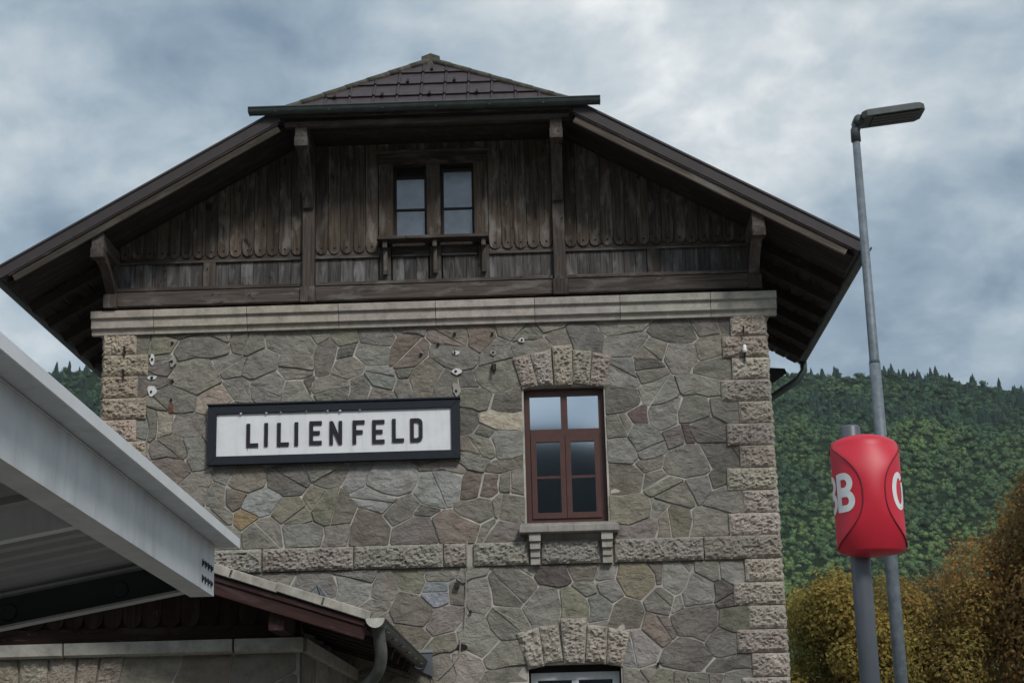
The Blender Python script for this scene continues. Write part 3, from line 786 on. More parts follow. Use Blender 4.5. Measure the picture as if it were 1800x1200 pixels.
# lower courses below the picture
zc_ = 2.55
while zc_ > 0.2:
    x_ = XL + 0.6
    while x_ < XR - 0.5:
        w_ = random.uniform(0.36, 0.58)
        if all(math.hypot(x_ - s[0], zc_ - s[1]) > 0.38 for s in seeds):
            seeds.append((x_ + random.uniform(-.05, .05), zc_ + random.uniform(-.1, .1), w_, 0.34, random.choice('ggdwyyb')))
        x_ += w_ * 2.0
    zc_ -= 0.74
ZC0, ZC1 = 4.515, 4.815
up_ = [s for s in seeds if s[1] > (ZC0 + ZC1) / 2 - 0.02]; dn_ = [s for s in seeds if s[1] <= (ZC0 + ZC1) / 2 - 0.02]
void_up = (-0.30, 0.81, 4.9, 6.95); void_dn = (-0.33, 0.90, 0.9, 3.24)
rubble(up_, (XL + 0.30, XR - 0.30, ZC1, 7.82), [void_up], wall, 0, cut=0.28)
rubble(dn_, (XL + 0.30, XR - 0.30, 0.05, ZC0), [void_dn], wall, 0, cut=0.2)
# quoins
tops = [7.83]
while tops[-1] > 5.0: tops.append(tops[-1] - 0.302)
rows = []
nrow = 10
hh = (7.83 - ZC1) / nrow
for i in range(nrow): rows.append((7.83 - hh * (i + 1), 7.83 - hh * i, i))
hh2 = 0.305; z_ = ZC0; i = 0
while z_ - hh2 > -0.05:
    rows.append((z_ - hh2, z_, i + (nrow % 2))); z_ -= hh2; i += 1
for zb, zt, i in rows:
    g_ = 0.006
    for sd_ in (1, -1):
        wide = (i % 2 == 1)
        wq = random.uniform(0.60, 0.66) if wide else random.uniform(0.43, 0.49)
        cc = jit(Q_COL, 0.12)
        if sd_ > 0: quad = [(XR - wq, zb + g_), (XR, zb + g_), (XR, zt - g_), (XR - wq, zt - g_)]
        else:
            quad = [(XL, zb + g_), (XL + wq, zb + g_), (XL + wq, zt - g_), (XL, zt - g_)]
            cc = tuple(c * k for c, k in zip(cc, (1.06, 1.02, 0.94)))
        rock_block('quoin', quad, -0.040, 0.050, wall, cc, seed=i * 1.3 + sd_ * 7, wrap=sd_, depth=0.5)
# string course
for k, (a_, b_) in enumerate(((XL, -5.05), (-5.03, -3.80), (-3.78, -2.585), (-2.57, -1.40), (-1.385, -1.085), (-0.99, -0.27), (-0.10, 0.665), (0.86, 2.02), (2.035, XR))):
    rock_block('string_course_block', [(a_, ZC0), (b_, ZC0), (b_, ZC1), (a_, ZC1)], -0.055, 0.048, wall, jit((.43, .395, .345), 0.07), seed=20 + k, wrap=(1 if k == 8 else (-1 if k == 0 else 0)), depth=0.10)
# arches over the windows
ARCH = [[(-0.412, 7.308), (-0.19, 7.366), (-0.087, 6.922), (-0.296, 6.881)], [(-0.179, 7.365), (0.101, 7.416), (0.12, 6.928), (-0.081, 6.917)], [(0.121, 7.464), (0.392, 7.467), (0.38, 6.92), (0.143, 6.91)],
        [(0.401, 7.407), (0.655, 7.375), (0.61, 6.913), (0.39, 6.943)], [(0.666, 7.363), (0.929, 7.307), (0.815, 6.875), (0.619, 6.905)]]
ARCH2 = [[(-0.464, 3.627), (-0.168, 3.698), (-0.108, 3.207), (-0.318, 3.168)], [(-0.161, 3.704), (0.081, 3.729), (0.134, 3.267), (-0.103, 3.229)], [(0.118, 3.802), (0.457, 3.799), (0.409, 3.222), (0.148, 3.222)],
         [(0.472, 3.718), (0.727, 3.68), (0.686, 3.208), (0.426, 3.259)], [(0.736, 3.68), (1.008, 3.599), (0.9, 3.174), (0.693, 3.208)]]
for k, q in enumerate(ARCH + ARCH2):
    key = k % 5 == 2
    rock_block('arch_stone', [q[3], q[2], q[1], q[0]], -0.064 if key else -0.045, 0.052, wall, jit((.51, .455, .385), 0.08), seed=40 + k, depth=0.16, margin=0.02)

# ------------------------------------------------------------------ stone cornice in blocks
cz0, cz1 = 7.885, 8.118
prof = [(0.0, 7.80), (-0.075, 7.80), (-0.085, 7.865), (-0.13, cz0), (-0.135, cz0 + 0.115), (-0.175, cz0 + 0.135), (-0.18, cz1 - 0.006), (-0.172, cz1), (0.0, cz1 + 0.03)]
def cornice_block(a_, b_, pf, name, parent, mat='dressed', color=(.44, .42, .385), y_off=0.0):
    n = len(pf)
    v = [(x, y + y_off, z) for x in (a_, b_) for y, z in pf]
    f = [(i, i + 1, n + i + 1, n + i) for i in range(n - 1)] + [tuple(range(n - 1, -1, -1)), tuple(n + i for i in range(n))] + [(n - 1, 0, n, 2 * n - 1)]
    return mesh_obj(name, v, f, mat, parent, color)
cx_ = [XL - 0.16, -5.31, -4.03, -2.775, -1.45, -0.1, 1.06, 2.29, XR + 0.155]
corn = Part().box(XL - 0.06, XR + 0.06, -0.05, 0.30, 7.802, 8.09).build('cornice', 'mortar', st)
for a_, b_ in zip(cx_[:-1], cx_[1:]):
    cornice_block(a_ + 0.004, b_ - 0.004, prof, 'cornice_block', corn, color=jit((.46, .42, .365), 0.07))

# ------------------------------------------------------------------ timber gable
SL = 0.57
HW = 5.67
ZE = 8.50                                   # roof top surface at the eave
def roof_top(x): return ZE + SL * (HW - abs(x - XC))
def soffit(x): return roof_top(x) - 0.24
GY = -0.05
back = [(-5.95, 8.1), (2.98, 8.1), (2.98, soffit(2.98)), (XC + 1.9, 10.75), (XC - 1.9, 10.75), (-5.95, soffit(-5.95))]
gb = Part()
AW = (-2.02, -0.90, 9.02, 10.14)
# backing panel pieces round the attic window
for pl in ([(-5.95, 8.1), (AW[0], 8.1), (AW[0], 10.75), (XC - 1.9, 10.75), (-5.95, soffit(-5.95))], [(AW[1], 8.1), (2.98, 8.1), (2.98, soffit(2.98)), (XC + 1.9, 10.75), (AW[1], 10.75)],
           [(AW[0], 8.1), (AW[1], 8.1), (AW[1], AW[2]), (AW[0], AW[2])], [(AW[0], AW[3]), (AW[1], AW[3]), (AW[1], 10.75), (AW[0], 10.75)]):
    gb.prism(pl, GY + 0.03, GY + 0.12)
gable = gb.build('timber_gable', 'wood_soffit', st)
def board(name, x0, x1, z0, ztl, ztr, y, scallop, parent, mat='wood', th=0.024):
    """vertical board; scalloped lower end with a small drilled hole when asked"""
    cx = (x0 + x1) / 2; r_ = (x1 - x0) / 2
    pts = []
    if scallop:
        zc = z0 + r_ * 0.95
        neck = 0.018
        pts += [(x0, zc + neck)]
        for q in range(9):
            a = math.pi + math.pi * q / 8
            pts.append((cx + math.cos(a) * (r_ - 0.006), zc + math.sin(a) * r_ * 0.95))
        pts += [(x1, zc + neck)]
    else:
        pts += [(x0, z0), (x1, z0)]
    pts += [(x1, ztr), (x0, ztl)]
    o_ = (cx, y, z0)
    p = Part().prism([(a - o_[0], b_ - o_[2]) for a, b_ in pts], -th, 0.0, 0.0)
    me = bpy.data.meshes.new(name); me.from_pydata(p.v, [], p.f); me.materials.append(MATS[mat])
    o = bpy.data.objects.new(name, me); o.location = o_; link(o, parent)
    if scallop == 2:
        q = Part(); n = 10; k0 = Vector((cx, y - th - 0.002, z0 + r_ * 1.0))
        q.v = [(k0.x + math.cos(6.283 * i / n) * 0.017, k0.y, k0.z + math.sin(6.283 * i / n) * 0.017) for i in range(n)]; q.f = [tuple(range(n))]
        q.build('drilled_hole', 'hole', o)
    return o
POST = (-3.19, 0.262)
BW = 0.166
def top_at(x): return min(soffit(x) + 0.03, 10.72)
segs = [(-5.83, POST[0] - 0.085), (POST[0] + 0.085, -2.235), (-0.705, POST[1] - 0.085), (POST[1] + 0.085, 2.84)]
for a_, b_ in segs:
    n = max(1, round((b_ - a_) / BW)); w_ = (b_ - a_) / n
    for i in range(n):
        x0 = a_ + i * w_ + 0.0035; x1 = a_ + (i + 1) * w_ - 0.0035
        board('upper_board', x0, x1, 8.868 + random.uniform(-0.004, 0.004), top_at(x0), top_at(x1), GY + random.uniform(-0.004, 0.004), 2, gable)
x_ = -2.235
while x_ < -0.71:     # boards above the attic window
    x1 = min(x_ + BW, -0.705)
    board('upper_board', x_ + 0.003, x1 - 0.003, 10.30, 10.72, 10.72, GY, 0, gable); x_ += BW
lower_segs = [(-5.83, -4.66), (-4.48, POST[0] - 0.085), (POST[0] + 0.085, -2.235), (-2.04, -1.545), (-1.345, -0.86), (-0.705, POST[1] - 0.085), (POST[1] + 0.085, 1.46), (1.64, 2.84)]
for a_, b_ in lower_segs:
    n = max(1, round((b_ - a_) / BW)); w_ = (b_ - a_) / n
    for i in range(n):
        board('lower_board', a_ + i * w_ + 0.003, a_ + (i + 1) * w_ - 0.003, 8.42, 8.80, 8.80, GY + 0.012 + random.uniform(-0.006, 0.004), 0, gable, 'wood_grey')
for x in (-4.57, 1.55): beam('stud', (x, GY - 0.02, 8.42), (x, GY - 0.02, 8.80), 0.175, 0.05, 'wood_beam', gable, (0, 1, 0))
for x in (-2.14, -1.445, -0.782): beam('stud', (x, GY - 0.015, 8.42), (x, GY - 0.015, 8.93), 0.155, 0.04, 'wood_beam', gable, (0, 1, 0))
for a_, b_ in ((-5.83, POST[0] - 0.085), (POST[0] + 0.085, -2.22), (-2.05, -1.53), (-1.36, -0.87), (-0.70, POST[1] - 0.085), (POST[1] + 0.085, 2.84)):
    beam('rail', (a_, GY + 0.022, 8.875), (b_, GY + 0.022, 8.875), 0.05, 0.15, 'wood_beam', gable)
    beam('rail_moulding', (a_, GY - 0.035, 8.805), (b_, GY - 0.035, 8.805), 0.028, 0.03, 'wood_beam', gable)
for a_, b_ in ((-5.93, POST[0] - 0.105), (POST[0] + 0.105, POST[1] - 0.105), (POST[1] + 0.105, 2.97)):
    beam('sill_beam', (a_, GY - 0.045, 8.275), (b_, GY - 0.045, 8.275), 0.14, 0.20, 'wood_beam', gable)
    beam('sill_moulding', (a_, GY - 0.075, 8.405), (b_, GY - 0.075, 8.405), 0.10, 0.05, 'wood_beam', gable)
for x in POST:
    beam('post', (x, GY - 0.06, 8.36), (x, GY - 0.06, soffit(x) - 0.05), 0.165, 0.12, 'wood_beam', gable, (0, 1, 0))
    beam('post_foot', (x, GY - 0.085, 8.155), (x, GY - 0.085, 8.37), 0.205, 0.15, 'wood_beam', gable, (0, 1, 0))
# brackets carrying the overhanging roof
def brace_prof(t): return (1.0 - 0.35 * math.sin(math.pi * t) , 0.05 * math.sin(math.pi * t))
for x in POST:
    beam('purlin', (x, 0.3, 10.36), (x, -0.93, 10.36), 0.16, 0.20, 'wood_beam', gable)
    beam('purlin_end', (x, -0.83, 10.20), (x, -0.95, 10.20), 0.175, 0.14, 'wood_beam', gable)
    beam('brace', (x, GY - 0.11, 9.56), (x, -0.87, 10.24), 0.15, 0.17, 'wood_beam', gable, prof=brace_prof)
for x in (-5.90, 2.90):
    zt = soffit(x)
    beam('purlin', (x, 0.3, zt - 0.10), (x, -0.93, zt - 0.10), 0.16, 0.20, 'wood_beam', gable)
    beam('purlin_end', (x, -0.80, zt - 0.27), (x, -0.95, zt - 0.27), 0.175, 0.13, 'wood_beam', gable)
    beam('post', (x, GY - 0.06, 8.32), (x, GY - 0.06, zt - 0.2), 0.15, 0.12, 'wood_beam', gable, (0, 1, 0))
    beam('brace', (x, GY - 0.10, 8.42), (x, -0.87, zt - 0.24), 0.13, 0.15, 'wood_beam', gable, prof=brace_prof)
    beam('post_foot', (x, GY - 0.10, 8.15), (x, GY - 0.10, 8.34), 0.18, 0.16, 'wood_beam', gable, (0, 1, 0))
# ------------------------------------------------------------------ attic window
aw = Part().box(AW[0] - 0.02, AW[1] + 0.02, 0.10, 0.12, AW[2] - 0.02, AW[3] + 0.02).build('attic_window', 'hole', st)
beam('frame_board', (-2.125, GY - 0.02, 9.02), (-2.125, GY - 0.02, 10.145), 0.20, 0.05, 'wood', aw, (0, 1, 0))
beam('frame_board', (-0.805, GY - 0.02, 9.02), (-0.805, GY - 0.02, 10.145), 0.19, 0.05, 'wood', aw, (0, 1, 0))
beam('frame_board', (-2.225, GY - 0.021, 10.225), (-0.71, GY - 0.021, 10.225), 0.05, 0.16, 'wood', aw)
beam('lintel_cap', (-2.26, GY - 0.04, 10.325), (-0.67, GY - 0.04, 10.325), 0.09, 0.035, 'wood_beam', aw)
beam('mullion', (-1.462, GY - 0.02, 9.02), (-1.462, GY - 0.02, 10.14), 0.195, 0.05, 'wood', aw, (0, 1, 0))
for a_, b_, zt in ((-2.02, -1.562, 10.00), (-1.362, -0.90, 10.09)):
    fr = Part()
    fr.box(a_, a_ + 0.035, 0.03, 0.07, 9.03, 10.13).box(b_ - 0.035, b_, 0.03, 0.07, 9.03, 10.13).box(a_ + .036, b_ - .036, 0.03, 0.07, zt - 0.03, zt + 0.01).box(a_ + .036, b_ - .036, 0.03, 0.07, 9.03, 9.06).box(a_ + .036, b_ - .036, 0.028, 0.068, 9.50, 9.525)
    f_ = fr.build('sash', 'iron', aw)
    for z0, z1 in ((9.06, 9.50), (9.525, zt - 0.03)):
        tl = random.uniform(-0.006, 0.006)
        mesh_obj('pane', [(a_ + 0.035, 0.050, z0), (b_ - 0.035, 0.050 + tl, z0), (b_ - 0.035, 0.052 + tl, z1), (a_ + 0.035, 0.052, z1)], [(0, 1, 2, 3)], 'glass_dusty', aw)
beam('window_shelf', (-2.235, GY - 0.135, 9.005), (-0.70, GY - 0.135, 9.005), 0.22, 0.045, 'wood_beam', aw)
for x in (-2.13, -1.445, -0.775):
    beam('shelf_bracket', (x, GY - 0.075, 8.575), (x, GY - 0.075, 8.978), 0.055, 0.075, 'wood_barge', aw, (0, 1, 0))
    beam('shelf_bracket_foot', (x, GY - 0.085, 8.52), (x, GY - 0.085, 8.574), 0.065, 0.06, 'wood_beam', aw, (0, 1, 0))
    beam('shelf_bracket_head', (x, GY - 0.13, 8.88), (x, GY - 0.13, 8.977), 0.06, 0.14, 'wood_barge', aw, (0, 1, 0))

# ------------------------------------------------------------------ main roof
YV = -0.95                                  # verge plane
YB = 4.95
ridge_z = roof_top(XC)
HZ = 10.60; HWD = (ridge_z - HZ) / SL        # hip eave height and half width
AY = 0.08                                   # hip apex
roof = Part()
th = 0.13
for sd_ in (-1, 1):
    ex, ez = XC + sd_ * HW, ZE
    hx, hz = XC + sd_ * HWD, HZ
    top = [(ex, YV, ez), (ex, YB, ez), (XC, YB, ridge_z), (XC, AY, ridge_z), (hx, YV, hz)]
    bot = [(x, y, z - th) for x, y, z in top]
    n = 5
    f = [tuple(range(n)) if sd_ > 0 else tuple(range(n - 1, -1, -1))]
    f.append(tuple(range(2 * n - 1, n - 1, -1)) if sd_ > 0 else tuple(range(n, 2 * n)))
    f += [(i, i + n, (i + 1) % n + n, (i + 1) % n) for i in (0, 1, 4)]
    roof.add(top + bot, f)
roof.add([(XC - HWD, YV, HZ - 0.02), (XC + HWD, YV, HZ - 0.02), (XC, AY, ridge_z - 0.02), (XC - HWD, YV, HZ - th), (XC + HWD, YV, HZ - th), (XC, AY, ridge_z - th)], [(0, 1, 2), (5, 4, 3), (0, 3, 4, 1)])
rf = roof.build('roof', 'roof_tile', st)
# horizontal boarding under the hip
nb = 6
for i in range(nb):
    y0 = YV + 0.03 + i * (0.90 / nb)
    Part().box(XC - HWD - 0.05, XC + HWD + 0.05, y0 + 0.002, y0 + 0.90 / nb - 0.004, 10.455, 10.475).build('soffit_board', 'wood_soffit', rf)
beam('eave_beam', (XC - HWD + 0.06, YV + 0.05, 10.465), (XC + HWD - 0.06, YV + 0.05, 10.465), 0.10, 0.13, 'wood_barge', rf)
beam('eave_moulding', (XC - HWD - 0.02, YV + 0.02, 10.55), (XC + HWD + 0.02, YV + 0.02, 10.55), 0.09, 0.04, 'wood_beam', rf)
ang = math.atan(SL)
for sd_ in (-1, 1):
    def pt(x_rel, dz, y): return (XC + sd_ * x_rel, y, roof_top(XC + x_rel) + dz)
    up_v = Vector((sd_ * math.sin(ang), 0, math.cos(ang)))
    # soffit boards along the slope, in the verge overhang
    for i in range(6):
        y = YV + 0.08 + i * 0.148
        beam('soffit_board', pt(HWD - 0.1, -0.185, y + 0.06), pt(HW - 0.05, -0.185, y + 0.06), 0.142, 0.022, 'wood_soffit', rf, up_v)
    # verge cover, bargeboard and moulding
    beam('verge_cover', pt(HWD + 0.02, -0.055, YV - 0.035), pt(HW + 0.03, -0.055, YV - 0.035), 0.075, 0.155, 'verge_metal', rf, up_v)
    beam('verge_cap', pt(HWD + 0.02, 0.035, YV - 0.01), pt(HW + 0.02, 0.035, YV - 0.01), 0.16, 0.03, 'verge_metal', rf, up_v)
    beam('bargeboard', pt(HWD + 0.02, -0.205, YV - 0.012), pt(HW - 0.16, -0.205, YV - 0.012), 0.05, 0.13, 'wood_barge', rf, up_v)
    beam('bargeboard_moulding', pt(HWD + 0.02, -0.145, YV - 0.045), pt(HW - 0.10, -0.145, YV - 0.045), 0.03, 0.035, 'wood_beam', rf, up_v)
    # rafters under the side eaves and the boards over them
    y = 0.25
    while y < YB - 0.1:
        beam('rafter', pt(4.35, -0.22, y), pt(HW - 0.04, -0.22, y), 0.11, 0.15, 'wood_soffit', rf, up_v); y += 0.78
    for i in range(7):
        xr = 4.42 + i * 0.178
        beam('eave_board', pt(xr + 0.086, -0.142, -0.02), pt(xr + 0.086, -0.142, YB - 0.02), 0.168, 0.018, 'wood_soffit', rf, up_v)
    gx = HW + 0.085
    g = Part().trough((XC + sd_ * gx, YV - 0.04, ZE - 0.085), (XC + sd_ * gx, YB + 0.02, ZE - 0.085), 0.075).build('eave_gutter', 'gutter_green', rf, smooth=False)
    y = -0.5
    while y < YB:
        beam('gutter_bracket', (XC + sd_ * (HW - 0.04), y, ZE - 0.09), (XC + sd_ * (HW + 0.10), y, ZE - 0.17), 0.03, 0.012, 'gutter_green', rf); y += 0.9
    # thin hook of the lightning conductor / snow guard
    s = HW - 0.52
    a_ = Vector(pt(s, 0.05, -0.5)); Part().tube([a_, a_ + Vector((sd_ * -0.0, 0, 0.13)), a_ + Vector((sd_ * -0.11, 0, 0.075)) if sd_ > 0 else a_ + Vector((0.13, 0, 0.09)), a_ + Vector((-sd_ * 0.14, 0, 0.06))], 0.009, 6).build('snow_hook', 'gutter_green', rf)
# swan neck and plate where the right gutter ends at the rear corner
gx = XC + HW + 0.085
Part().tube([(gx, YB - 0.15, ZE - 0.12), (gx, YB - 0.15, ZE - 0.30), (gx - 0.12, YB - 0.15, ZE - 0.46), (XR + 0.30, YB - 0.15, ZE - 0.98), (XR + 0.10, YB - 0.15, ZE - 1.16), (XR + 0.06, YB - 0.15, ZE - 1.4), (XR + 0.06, YB - 0.15, 0)], 0.06, 10).build('downpipe', 'gutter_green', rf, smooth=True)
mesh_obj('eave_end_plate', [(XR + 0.0, YB - 0.02, 8.36), (XR + 0.95, YB - 0.02, 8.28), (XR + 0.98, YB - 0.02, 8.20), (XR + 0.05, YB - 0.02, 7.56)], [(3, 2, 1, 0)], 'gutter_green', rf)
# hip: tiles in four rows, ridge caps, gutter
O = Vector((XC, YV - 0.02, HZ)); U = Vector((1, 0, 0)); VV_ = Vector((0, AY - YV + 0.02, ridge_z - HZ)); VL = VV_.length; VV_.normalize(); NN = U.cross(VV_).normalized()
if NN.y > 0: NN = -NN
TW, rows_n = 0.325, 4
for r_ in range(rows_n):
    v0, v1 = VL * r_ / rows_n - 0.01, VL * (r_ + 1) / rows_n + 0.03
    off = -0.11 + (0.0 if r_ % 2 == 0 else 0.0)
    k = -8
    while k < 8:
        u0 = k * TW + off; u1 = u0 + TW; k += 1
        poly = [(u0 + 0.003, v0), (u1 - 0.003, v0), (u1 - 0.003, v1), (u0 + 0.003, v1)]
        sl_ = VL / HWD
        poly = clip(poly, (sl_, 1), VL + 0.01)
        if len(poly) >= 3: poly = clip(poly, (-sl_, 1), VL + 0.01)
        if len(poly) < 3 or area(poly) < 0.006: continue
        def hgt(v_): return 0.045 - 0.03 * (v_ - v0) / (v1 - v0)
        n = len(poly)
        top = [O + U * a + VV_ * b_ + NN * hgt(b_) for a, b_ in poly]; bt = [O + U * a + VV_ * b_ + NN * (hgt(b_) - 0.018) for a, b_ in poly]
        p = Part().add(top + bt, [tuple(range(n)), tuple(range(2 * n - 1, n - 1, -1))] + [(i, i + n, (i + 1) % n + n, (i + 1) % n) for i in range(n)])
        vmax = min(v1 - 0.02, VL - abs(u0 + 0.02) * sl_)
        if vmax > v0 + 0.05:     # interlocking roll on the left edge
            p.tube([O + U * (u0 + 0.02) + VV_ * v0 + NN * 0.048, O + U * (u0 + 0.02) + VV_ * vmax + NN * 0.020], 0.017, 8)
        p.build('tile', 'roof_tile', rf)
for u_, v_ in ((0.03, 0.80), (-0.29, 0.53), (0.36, 0.53), (-1.27, 0.24), (-0.62, 0.25), (0.03, 0.25), (0.68, 0.25)):
    c_ = O + U * u_ + VV_ * (v_ * VL) + NN * 0.06
    p = Part(); p.bar(c_ - VV_ * 0.05, c_ + VV_ * 0.035, 0.036, 0.035, NN); p.build('snow_stop', 'iron', rf)
for sd_ in (-1, 1):
    a_ = Vector((XC + sd_ * (HWD + 0.03), YV - 0.02, HZ + 0.03)); b_ = Vector((XC, AY, ridge_z + 0.05))
    for i in range(7):
        p0 = a_.lerp(b_, i / 7); p1 = a_.lerp(b_, (i + 1.06) / 7 if i < 6 else 1.0)
        Part().tube([p0, p1], [0.050, 0.044], 10).build('hip_cap', 'ridge_cap', rf, smooth=True)
Part().box(XC - 0.13, XC + 0.13, AY - 0.06, AY + 0.3, ridge_z - 0.04, ridge_z + 0.085).prism([(XC - 0.13, ridge_z + 0.086), (XC + 0.13, ridge_z + 0.086), (XC, ridge_z + 0.135)], AY - 0.06, AY + 0.3).build('ridge_end_cap', 'ridge_cap', rf)
y = AY + 0.3
while y < YB:
    Part().tube([(XC, y, ridge_z + 0.02), (XC, y + 0.42, ridge_z + 0.03)], [0.10, 0.115], 10).build('ridge_tile', 'ridge_cap', rf, smooth=True); y += 0.4
hg = Part().trough((-3.87, YV - 0.13, HZ + 0.015), (0.86, YV - 0.13, HZ + 0.015), 0.085)
hg.box(-3.878, -3.868, YV - 0.21, YV - 0.05, HZ - 0.05, HZ + 0.03).box(0.858, 0.868, YV - 0.21, YV - 0.05, HZ - 0.05, HZ + 0.03)
hg.build('hip_gutter', 'gutter_green', rf)
x_ = -3.5
while x_ < 0.7:
    beam('gutter_bracket', (x_, YV - 0.04, HZ - 0.02), (x_, YV - 0.22, HZ - 0.05), 0.028, 0.02, 'gutter_green', rf); x_ += 0.72

# ------------------------------------------------------------------ upstairs window
WX0, WX1, WZ0, WZ1 = -0.283, 0.793, 5.05, 6.90
WY = 0.10
win = Part()
xm = (WX0 + WX1) / 2
win.box(WX0, WX0 + 0.075, WY, WY + 0.08, WZ0, WZ1).box(WX1 - 0.075, WX1, WY, WY + 0.08, WZ0, WZ1)
win.box(WX0 + .076, WX1 - .076, WY, WY + 0.08, WZ0, WZ0 + 0.08).box(WX0 + .076, WX1 - .076, WY, WY + 0.08, 6.80, WZ1)
win.box(WX0 + .076, WX1 - .076, WY - 0.012, WY + 0.08, 6.25, 6.34)
win.box(xm - 0.045, xm + 0.045, WY - 0.006, WY + 0.08, 6.341, 6.799)
wf = win.build('window', 'frame_brown', st)
for a_, b_ in ((WX0 + 0.078, xm - 0.003), (xm + 0.003, WX1 - 0.078)):
    s = Part()
    y0, y1 = WY - 0.02, WY + 0.05
    s.box(a_, a_ + 0.07, y0, y1, 5.132, 6.248).box(b_ - 0.07, b_, y0, y1, 5.132, 6.248).box(a_ + .071, b_ - .071, y0, y1, 5.132, 5.21).box(a_ + .071, b_ - .071, y0, y1, 6.17, 6.248).box(a_ + .071, b_ - .071, y0 + 0.015, y1 - 0.01, 5.675, 5.705)
    s.build('casement', 'frame_brown', wf)
    for z0, z1 in ((5.21, 5.675), (5.705, 6.17)):
        t_ = random.uniform(-0.002, 0.002)
        mesh_obj('pane', [(a_ + 0.07, WY + 0.02, z0), (b_ - 0.07, WY + 0.02 + t_, z0), (b_ - 0.07, WY + 0.0205 + t_, z1), (a_ + 0.07, WY + 0.0205, z1)], [(0, 1, 2, 3)], 'glass', wf)
for a_, b_ in ((WX0 + 0.075, xm - 0.045), (xm + 0.045, WX1 - 0.075)):
    mesh_obj('pane', [(a_, WY + 0.03, 6.34), (b_, WY + 0.03, 6.34), (b_, WY + 0.029, 6.80), (a_, WY + 0.029, 6.80)], [(0, 1, 2, 3)], 'glass', wf)
# render strip round the opening
Part().box(WX0 - 0.03, WX0 - 0.002, -0.012, 0.10, WZ0 - 0.05, WZ1).box(WX1 + 0.002, WX1 + 0.028, -0.012, 0.10, WZ0 - 0.05, WZ1).build('reveal_render', 'plaster_patch' if False else 'mortar', wf)
sill = Part().prism([(-0.385, 4.905), (0.915, 4.905), (0.915, 5.0), (-0.385, 5.0)], -0.24, 0.0, 0.008).box(-0.36, 0.89, -0.22, 0.10, 5.001, 5.03).build('window_sill', 'dressed', wf, color=(.34, .32, .29))
for i, x in enumerate((-0.01, 0.33, 0.62)): Part().box(x - 0.002, x + 0.002, -0.2415, -0.235, 4.907, 4.998).build('sill_joint', 'hole', wf)
for x in (-0.185, 0.76):
    p = Part().box(x - 0.075, x + 0.075, -0.20, 0.0, 4.80, 4.904).box(x - 0.068, x + 0.068, -0.165, 0.0, 4.70, 4.797).box(x - 0.062, x + 0.062, -0.125, 0.0, 4.60, 4.697).box(x - 0.062, x + 0.062, -0.10, 0.0, 4.505, 4.597)
    p.build('sill_corbel', 'dressed', wf, color=(.42, .39, .35))
# ground-floor window (only its head is in the picture)
lw = Part()
a_, b_ = -0.29, 0.86
lw.box(a_, a_ + 0.09, 0.16, 0.24, 1.22, 3.125).box(b_ - 0.09, b_, 0.16, 0.24, 1.22, 3.125).box(a_ + .091, b_ - .091, 0.16, 0.24, 3.03, 3.125).box(a_ + .091, b_ - .091, 0.16, 0.24, 1.22, 1.31).box(0.24, 0.33, 0.16, 0.24, 1.311, 3.029)
lwf = lw.build('lower_window', 'frame_white', st)
for q0, q1 in ((a_ + 0.09, 0.24), (0.33, b_ - 0.09)):
    mesh_obj('pane', [(q0, 0.2, 1.31), (q1, 0.2, 1.31), (q1, 0.2, 3.03), (q0, 0.2, 3.03)], [(0, 1, 2, 3)], 'glass', lwf)
Part().box(a_, b_, 0.17, 0.25, 3.126, 3.22).build('head_gap_shade', 'hole', lwf)  # near-black strip painting in the shade of the gap above the frame

# ------------------------------------------------------------------ patched fixings, pins and cable on the wall
def splotch(x, z, r_, mat, y=-0.045, k=12, seed=0, sx=1.0, sz=1.0):
    v = [(x + math.cos(6.283 * i / k) * r_ * sx * (1 + 0.55 * noise.noise(Vector((math.cos(6.283 * i / k) * 1.6, math.sin(6.283 * i / k) * 1.6, seed)))),
          y, z + math.sin(6.283 * i / k) * r_ * sz * (1 + 0.55 * noise.noise(Vector((math.cos(6.283 * i / k) * 1.6, math.sin(6.283 * i / k) * 1.6, seed + 5))))) for i in range(k)]
    n = len(v)
    v2 = [(a, y + 0.03, c_) for a, _, c_ in v]
    return v + v2, [tuple(range(n))] + [(i, i + n, (i + 1) % n + n, (i + 1) % n) for i in range(n)]
for i, (x, z, r_, sx, sz) in enumerate(((-5.332, 7.448, 0.075, .6, 1.25), (-5.325, 7.195, 0.06, 1.2, .7), (-5.33, 7.009, 0.085, 1.0, 1.1), (-1.185, 7.414, 0.05, 1.2, .7), (-1.185, 7.151, 0.065, 1.2, .8), (-1.19, 6.91, 0.085, .85, 1.4), (-0.29, 7.562, 0.045, 1.2, .8), (-0.681, 7.398, 0.05, 1, .8), (-5.05, 7.41, 0.075, .8, 1.2))):
    v, f = splotch(x, z, r_ * 0.78, '', seed=i * 2.3, sx=sx, sz=sz, y=-0.041 - 0.001 * i)
    pm = mesh_obj('plaster_patch', v, f, 'plaster_patch' if i not in (5, 7, 8) else 'cable', wall)
for i, (x, z) in enumerate(((-5.332, 7.448), (-5.332, 7.192), (-5.334, 6.995), (-5.066, 7.673), (-5.066, 7.408), (-5.058, 7.136), (-5.059, 6.874), (-1.429, 7.542), (-1.205, 7.414), (-1.195, 7.151), (-1.192, 6.88), (-0.691, 7.663), (-0.681, 7.398), (-0.29, 7.562), (-1.664, 7.405), (-1.202, 7.679), (1.359, 3.189), (-1.053, 3.918))):
    v, f = splotch(x, z, random.uniform(0.016, 0.022), '', seed=i * 1.7, y=-0.054, k=9)
    mesh_obj('fixing_hole', v, f, 'hole', wall)
v, f = splotch(-5.06, 6.77, 0.07, '', seed=3, y=-0.040, sx=.5, sz=1.1); mesh_obj('rust_stain', v, f, 'rust', wall)
